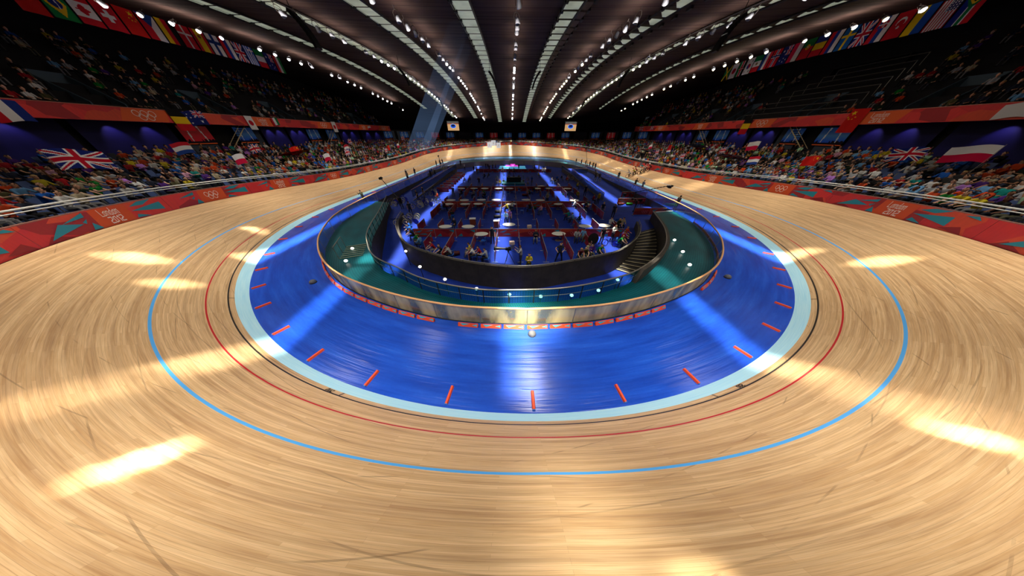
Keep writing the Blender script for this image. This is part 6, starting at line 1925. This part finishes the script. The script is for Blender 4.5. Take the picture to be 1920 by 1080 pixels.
mb = MB(); mb.box((0, -1.9, .10), (8.6, .9, .20)); mb.build('front_step', emis('podium_cyan', (96, 190, 224), .35), t)
mb = MB(); mb.box((0, .6, .56), (4.4, .8, .24)); mb.build('low_step', emis('podium_magenta', (236, 60, 200), .8), t)
mb = MB(); mb.box((.1, .6, .74), (1.5, .84, .60)); mb.build('winner_step', emis('podium_magenta', (236, 60, 200), .8), t)
mb = MB()
for q in word('2012', .1, .58, .24, .2): mb.add([(x, .17, z) for x, z in q], [(0, 1, 2, 3)])
mb.build('lettering', emis('podium_text', (255, 190, 240), 1.0), t)


def plant(x, y, z, h, label, round_=False):
    t = empty('potted_plant', (x, y, z), rng.uniform(0, 6), label, 'plant')
    mb = MB(); mb.lathe([(.16, 0), (.22, .38), (.24, .40), (.20, .41)], n=10); mb.build('pot', mat('pot_pale', (168, 160, 146), .6), t)
    mb = MB()
    n = 70 if round_ else 36
    for k in range(n):
        a = rng.uniform(0, 2 * PI)
        if round_:
            r = .42 * math.sqrt(rng.random()); zc = .5 + (h - .5) * rng.random(); r *= math.sin(PI * min(.95, max(.12, (zc - .4) / (h - .35))))
        else: zc = .5 + (h - .5) * rng.random() ** .7; r = .12 + .25 * rng.random()
        c = Vector((r * math.cos(a), r * math.sin(a), zc)); d = Vector((math.cos(a), math.sin(a), rng.uniform(-.1, .9))).normalized(); s_ = d.cross(Vector((0, 0, 1))).normalized() * .06
        mb.add([c, c + d * .12 + s_, c + d * .28, c + d * .12 - s_], [(0, 1, 2, 3)])
    mb.build('foliage', mat('leaf_dark' if round_ else 'leaf_green', (46, 62, 26) if round_ else (62, 110, 36), .6), t)
    mb = MB(); mb.tube((0, 0, .38), (0, 0, h * .85), .025, .012, 5); mb.build('stem', mat('stem_brown', (70, 54, 36), .7), t)
    if round_:
        mb = MB()
        for k in range(22):
            a = rng.uniform(0, 2 * PI); zc = .6 + (h - .7) * rng.random(); r = .42 * math.sin(PI * min(.95, max(.12, (zc - .4) / (h - .35)))); mb.ball((r * math.cos(a), r * math.sin(a), zc), .035, 5, 4)
        fb = mb.build('blossom', mat('blossom_orange', (206, 84, 34), .6), t); fb['kind'] = 'stuff'


for a in [(-1.6, 48.4, ZF + .3, 1.5, 'leafy potted plant at the bicycle end of the judges desk'), (2.8, 48.4, ZF + .3, 1.5, 'dark leafy potted plant at the staircase end of the judges desk'), (-3.0, 47.6, ZF, 1.35, 'round orange flowered bush in pot, bicycle side of the platform', True), (3.7, 47.2, ZF, 1.35, 'round orange flowered bush in pot, staircase side of the platform', True),
          (-3.0, 76.5, ZF, 1.7, 'white potted plant at the bicycle end of the podium'), (4.4, 76.5, ZF, 1.7, 'white potted plant at the staircase end of the podium'), (-6.0, 76.0, ZF, 1.9, 'tall potted plant against the far wall, bicycle side'), (7.3, 75.5, ZF, 1.9, 'tall potted plant against the far wall, staircase side'), (-11.0, 72.5, ZF, 1.6, 'potted plant in the far bicycle side corner'), (11.2, 73.5, ZF, 1.4, 'potted plant in the far staircase side corner')]: plant(*a)

# glass partitions along the ramps
def partition(pts, label):
    t = empty('glass_partition', (0, 0, 0), 0, label, 'partition')
    n = len(pts); P = np.stack([np.array([(x, y, z) for x, y, z in pts]), np.array([(x, y, z + 1.05) for x, y, z in pts])], 1)
    grid_obj('pane', P, M_GLASS2, parent=t, smooth=False)
    mb = MB(); mb.path([(x, y, z + 1.07) for x, y, z in pts], .035, 5); mb.build('handrail', M_RAILW, t)


partition([(14.9, 33.6, ZF + .06), (14.9, 44.7, -.34), (14.9, 55.5, .05)], 'grey glass partition along the cyclists side ramp')
partition([(-15.6, 33.6, ZF + .5), (-15.6, 44.7, -.30), (-15.6, 66, .05)], 'grey glass partition along the bicycle side ramp')
partition([(15.4, 58.0, -.6), (15.6, 70.0, -.6)], 'grey glass partition in the far staircase side corner')
partition([(15.6, 57.0, -.1), (19.4, 57.0, -.1)], 'short grey glass partition across the head of the cyclists side ramp')

# ------------------------------------------------------------------ cyclists riding on the track
RB = Proto(bike_src(TYR, mat('rim_dark_red', (96, 26, 28), .4), (60, 16, 20)))
RIDE = figure('cyclist', .92, .85, 0, (((.02, .30, -.22), (-.02, .20, -.10)), ((.02, .30, -.22), (-.02, .20, -.10))), (((.0, .30, -.30), (.0, -.22, -.34)), ((.0, .14, -.42), (.0, -.14, -.30))), (-.7, 0), .5)
for i, (v, s, c) in enumerate([(.95, 59.6, 'white'), (2.0, 59.9, 'yellow'), (2.7, 60.4, 'red'), (3.4, 59.8, 'white'), (4.2, 60.0, 'pale grey'), (4.8, 60.6, 'pink'), (5.3, 59.9, 'navy')]):
    p = tp(np.array([s]), v)[0]; b = float(ti(TB, s)); rz = head(s) + PI / 2
    o = RB.put(tuple(p), rz, f'dark red racing bicycle of the {nth(i + 1)} cyclist up the banking', 'bicycles of the racing group')
    o = person(p[0], p[1], p[2] + .0, RIDE, c, rz, f'cyclist in {c} jersey riding up the banking, {nth(i + 1)} from the cyan band', 'racing cyclists', 'cyclist', .95)
    hm = Vector((0, .12, 1.36))
    t = empty('cycling_helmet', tuple(p), rz, f'smooth {("white", "red", "black")[i % 3]} racing helmet of the {nth(i + 1)} cyclist', 'helmet', 'helmets of the racing group')
    mb = MB(); mb.ball((0, .56, 1.485), .125, 10, 6, 0, (.85, 1.25, .85)); mb.build('shell', (M_WHITEP, M_RED, M_BLACK)[i % 3], t, True)
    mb = MB(); mb.box((0, .70, 1.455), (.15, .03, .05)); mb.build('visor', M_BLACK, t)
# painted distance figures beside the black line
for s0, nm in ((240.9, 'bicycle'), (7.4, 'staircase')):
    V = []; F = []
    for q in word('200', 0, -.06, .12, .22):
        i0 = len(V); V += [tuple(tp(np.array([s0 - a]), .62 + b, .008)[0]) for a, b in q]; F.append((i0, i0 + 1, i0 + 2, i0 + 3))
    mb = MB(); mb.add(V, F); tag(mb.build('track_numeral', M_BLACK), f'small black painted figures beside the black line, {nm} side', 'marking')
# ------------------------------------------------------------------ world and render look
w = bpy.data.worlds.new('World'); SC.world = w; w.use_nodes = True
w.node_tree.nodes['Background'].inputs[0].default_value = (.6, .65, .75, 1); w.node_tree.nodes['Background'].inputs[1].default_value = .02
SC.view_settings.view_transform = 'Standard'; SC.view_settings.look = 'None'; SC.view_settings.exposure = 0; SC.view_settings.gamma = 1
SC.cycles.max_bounces = 8; SC.cycles.diffuse_bounces = 3; SC.cycles.glossy_bounces = 3; SC.cycles.transparent_max_bounces = 12
SC.cycles.use_denoising = True; SC.cycles.sample_clamp_indirect = 6; SC.cycles.caustics_reflective = False; SC.cycles.caustics_refractive = False


def area(name, loc, sx, sy, power, rgb=(255, 246, 232), spread=180, rot=(0, 0, 0)):
    l = bpy.data.lights.new(name, 'AREA'); l.shape = 'RECTANGLE'; l.size = sx; l.size_y = sy; l.energy = power; l.color = lin(rgb); l.spread = math.radians(spread)
    o = bpy.data.objects.new(name, l); COL.objects.link(o); o.location = loc; o.rotation_euler = rot
    return o


# floodlights following the oval
NL = 18
for k in range(NL):
    s = (k + .5) * PER / NL
    p = tp(np.array([s]), 2.6)[0]; zz = rz_(p[0] - CX, p[1]) - 1.2
    area('track_floodlight', (p[0], p[1], zz), 5.0, 2.0, 530, (255, 248, 236), 100, (0, 0, head(s)))
# narrow beams along the light rows
SEG = [(3.2, 12), (12.6, 30), (30.6, 48), (48.6, 66), (66.6, 84), (84.6, 106)]
BEAMS = {'c': (.3, -1.0, -1.9, -1.9, -1.2, 0), 'l': (-10.6, -10.9, -11.6, -11.4, -11, -10.6), 'r': (10.3, 9.3, 8.7, 8.8, 9.3, 10), 'll': (None, -19.5, None, None, -19, -23), 'rr': (None, 20.5, 16.8, 17, 19, 21.3)}
for k, xs_ in BEAMS.items():
    for (y0, y1), x in zip(SEG, xs_):
        if x is None: continue
        y = (y0 + y1) / 2; far = y0 > 80
        area('row_beam', (x, y, rz_(x - CX, y) - 1.6), 1.3, y1 - y0, (95 if far else (430 if 12 < y0 < 80 else 190)) * (y1 - y0) / 18, (255, 250, 235), 4.5, (0, 0, .02))
    if k in 'lr':
        x = xs_[0] * .98; area('row_beam_wide', (x, 2.2, rz_(x, 2) - 1.6), 1.2, 1.6, 7, (255, 250, 235), 7)
area('row_beam_wide', (1.2, -.6, rz_(0, 0) - 1.6), 1.6, 3.0, 26, (255, 250, 235), 16)
area('near_glare', (2.2, 10.8, rz_(0, 10) - 1.2), 1.6, 5.0, 520, (255, 250, 240), 120)  # this and the next: unseen lamps added for the glare on the apron
area('near_glare', (-10.6, 17, rz_(-11, 17) - 1.2), 1.2, 5.0, 190, (255, 250, 240), 110)
area('barrier_pool', (.8, -1.5, 11.6), 1.6, .6, 110, (255, 246, 214), 16, (math.radians(-36), 0, PI))  # unseen lamp added to brighten the middle of the glass barrier
# glow on the roof around the rows of lamps
for X in (0, -11.03, 11.03, -21.48, 21.48, -38.99, 38.99):
    for y in np.arange(14, 106 if abs(X) < 30 else 94, 8.0):
        big = 1.0 if abs(X) > 5 else .55
        area('row_glow', (RX0 + X, y, rz_(X, y) - 1.3), .6, 6.0, (110 if abs(X) < 30 else 210) * big, (255, 226, 212), 165, (PI, 0, 0))
# spots washing the concourse wall
for s in cwp:
    if not in_frame(op(np.array([s]), 20.3, np.array([7.5])), 150)[0][0]: continue
    p = op(np.array([s]), 19.55, np.array([8.72]))[0]
    l = bpy.data.lights.new('wall_spot', 'SPOT'); l.energy = 85; l.spot_size = math.radians(80); l.spot_blend = .7; l.color = lin((232, 214, 244)); l.shadow_soft_size = .05
    o = bpy.data.objects.new('wall_spot', l); COL.objects.link(o); o.location = p
    a = head(s); dv = Vector((math.cos(a) * .55, math.sin(a) * .55, -1.0)); o.rotation_euler = dv.to_track_quat('-Z', 'Y').to_euler()
# soft pools where single lamps hit the boards of the banking
for s, v, e, w_ in ((241.0, 3.9, .20, .5), (7.9, 3.9, .20, .5), (1.4, 4.9, .26, .7), (226.5, 3.9, .4, 1.2), (229.2, 2.4, .25, 1.0), (21.3, 3.2, .4, 1.2), (24.0, 1.2, .25, 1.0), (219.5, 1.6, .25, .8), (52, 3.4, .8, 3), (45, 4.2, .6, 3), (60, 3.2, .8, 3), (70, 3.2, .8, 3), (80, 3.4, .7, 3)):
    p = tp(np.array([s]), v)[0]
    area('lamp_pool', (p[0], p[1], rz_(p[0] - CX, p[1]) - 1.3), w_, w_, 48 * e, (255, 250, 230), 11 if w_ > 2 else 4.5)
# faint light shafts below one roof light strip, imitated by glowing prisms
hz = NT('glow_shaft'); hz.t.nodes.remove(hz.b)
em = hz.n('ShaderNodeEmission'); em.inputs[0].default_value = L4((150, 190, 250)); em.inputs[1].default_value = 0.0010
hz.l(em.outputs[0], hz.out.inputs['Volume'])
for k, (x, y, w_, l_) in enumerate([(-5.4, 33, 1.3, 3.0), (-5.6, 38.5, .9, 2.0)]):
    mb = MB(); q = [(-w_ / 2, -l_ / 2), (w_ / 2, -l_ / 2), (w_ / 2, l_ / 2), (-w_ / 2, l_ / 2)]
    mb.add([(x + a, y + b, 16.4) for a, b in q] + [(x - 12.0 + a * 1.7, y + 11.4 + b * 1.7, 5.2) for a, b in q], [(3, 2, 1, 0), (4, 5, 6, 7), (0, 1, 5, 4), (1, 2, 6, 5), (2, 3, 7, 6), (3, 0, 4, 7)])
    tag(mb.build('glow_shaft', hz.m), 'faint bluish glow shaped as a light shaft below the roof light strip, ' + ('nearer' if k == 0 else 'further'), 'glow_shaft', None, 'stuff')
# unseen lamps added to brighten the stands and balcony banner
for s in np.arange(16, 236, 12.2):
    if 100 < s < 150: continue
    p = op(np.array([s]), -1.5)[0]; a = head(s); z = rz_(p[0] - CX, p[1]) - 1.5
    dv = Vector((math.cos(a) * .62, math.sin(a) * .62, -1.0))
    u_ = area('upper_wash', tuple(op(np.array([s]), 9.0)[0][:2]) + (z - .6,), 3.0, 1.0, 42, (255, 236, 224), 110); u_.rotation_euler = Vector((math.cos(a), math.sin(a), -.55)).to_track_quat('-Z', 'Y').to_euler()
    o = area('stand_wash', (p[0], p[1], z), 3.5, 1.5, 165, (255, 240, 224), 95); o.rotation_euler = dv.to_track_quat('-Z', 'Y').to_euler()
# unseen lamps added for dim general light over the pit
for y in (22, 36, 50, 64, 78):
    area('pit_light', (CX, y, rz_(0, y) - 1.5), 14, 6, 200 if y > 70 else 60, (240, 240, 255), 90)
area('bench_light', (-11.8, 49, rz_(-12, 49) - 1.5), 2, 18, 170, (255, 244, 230), 12)  # unseen lamp added to brighten the tiered bench boards
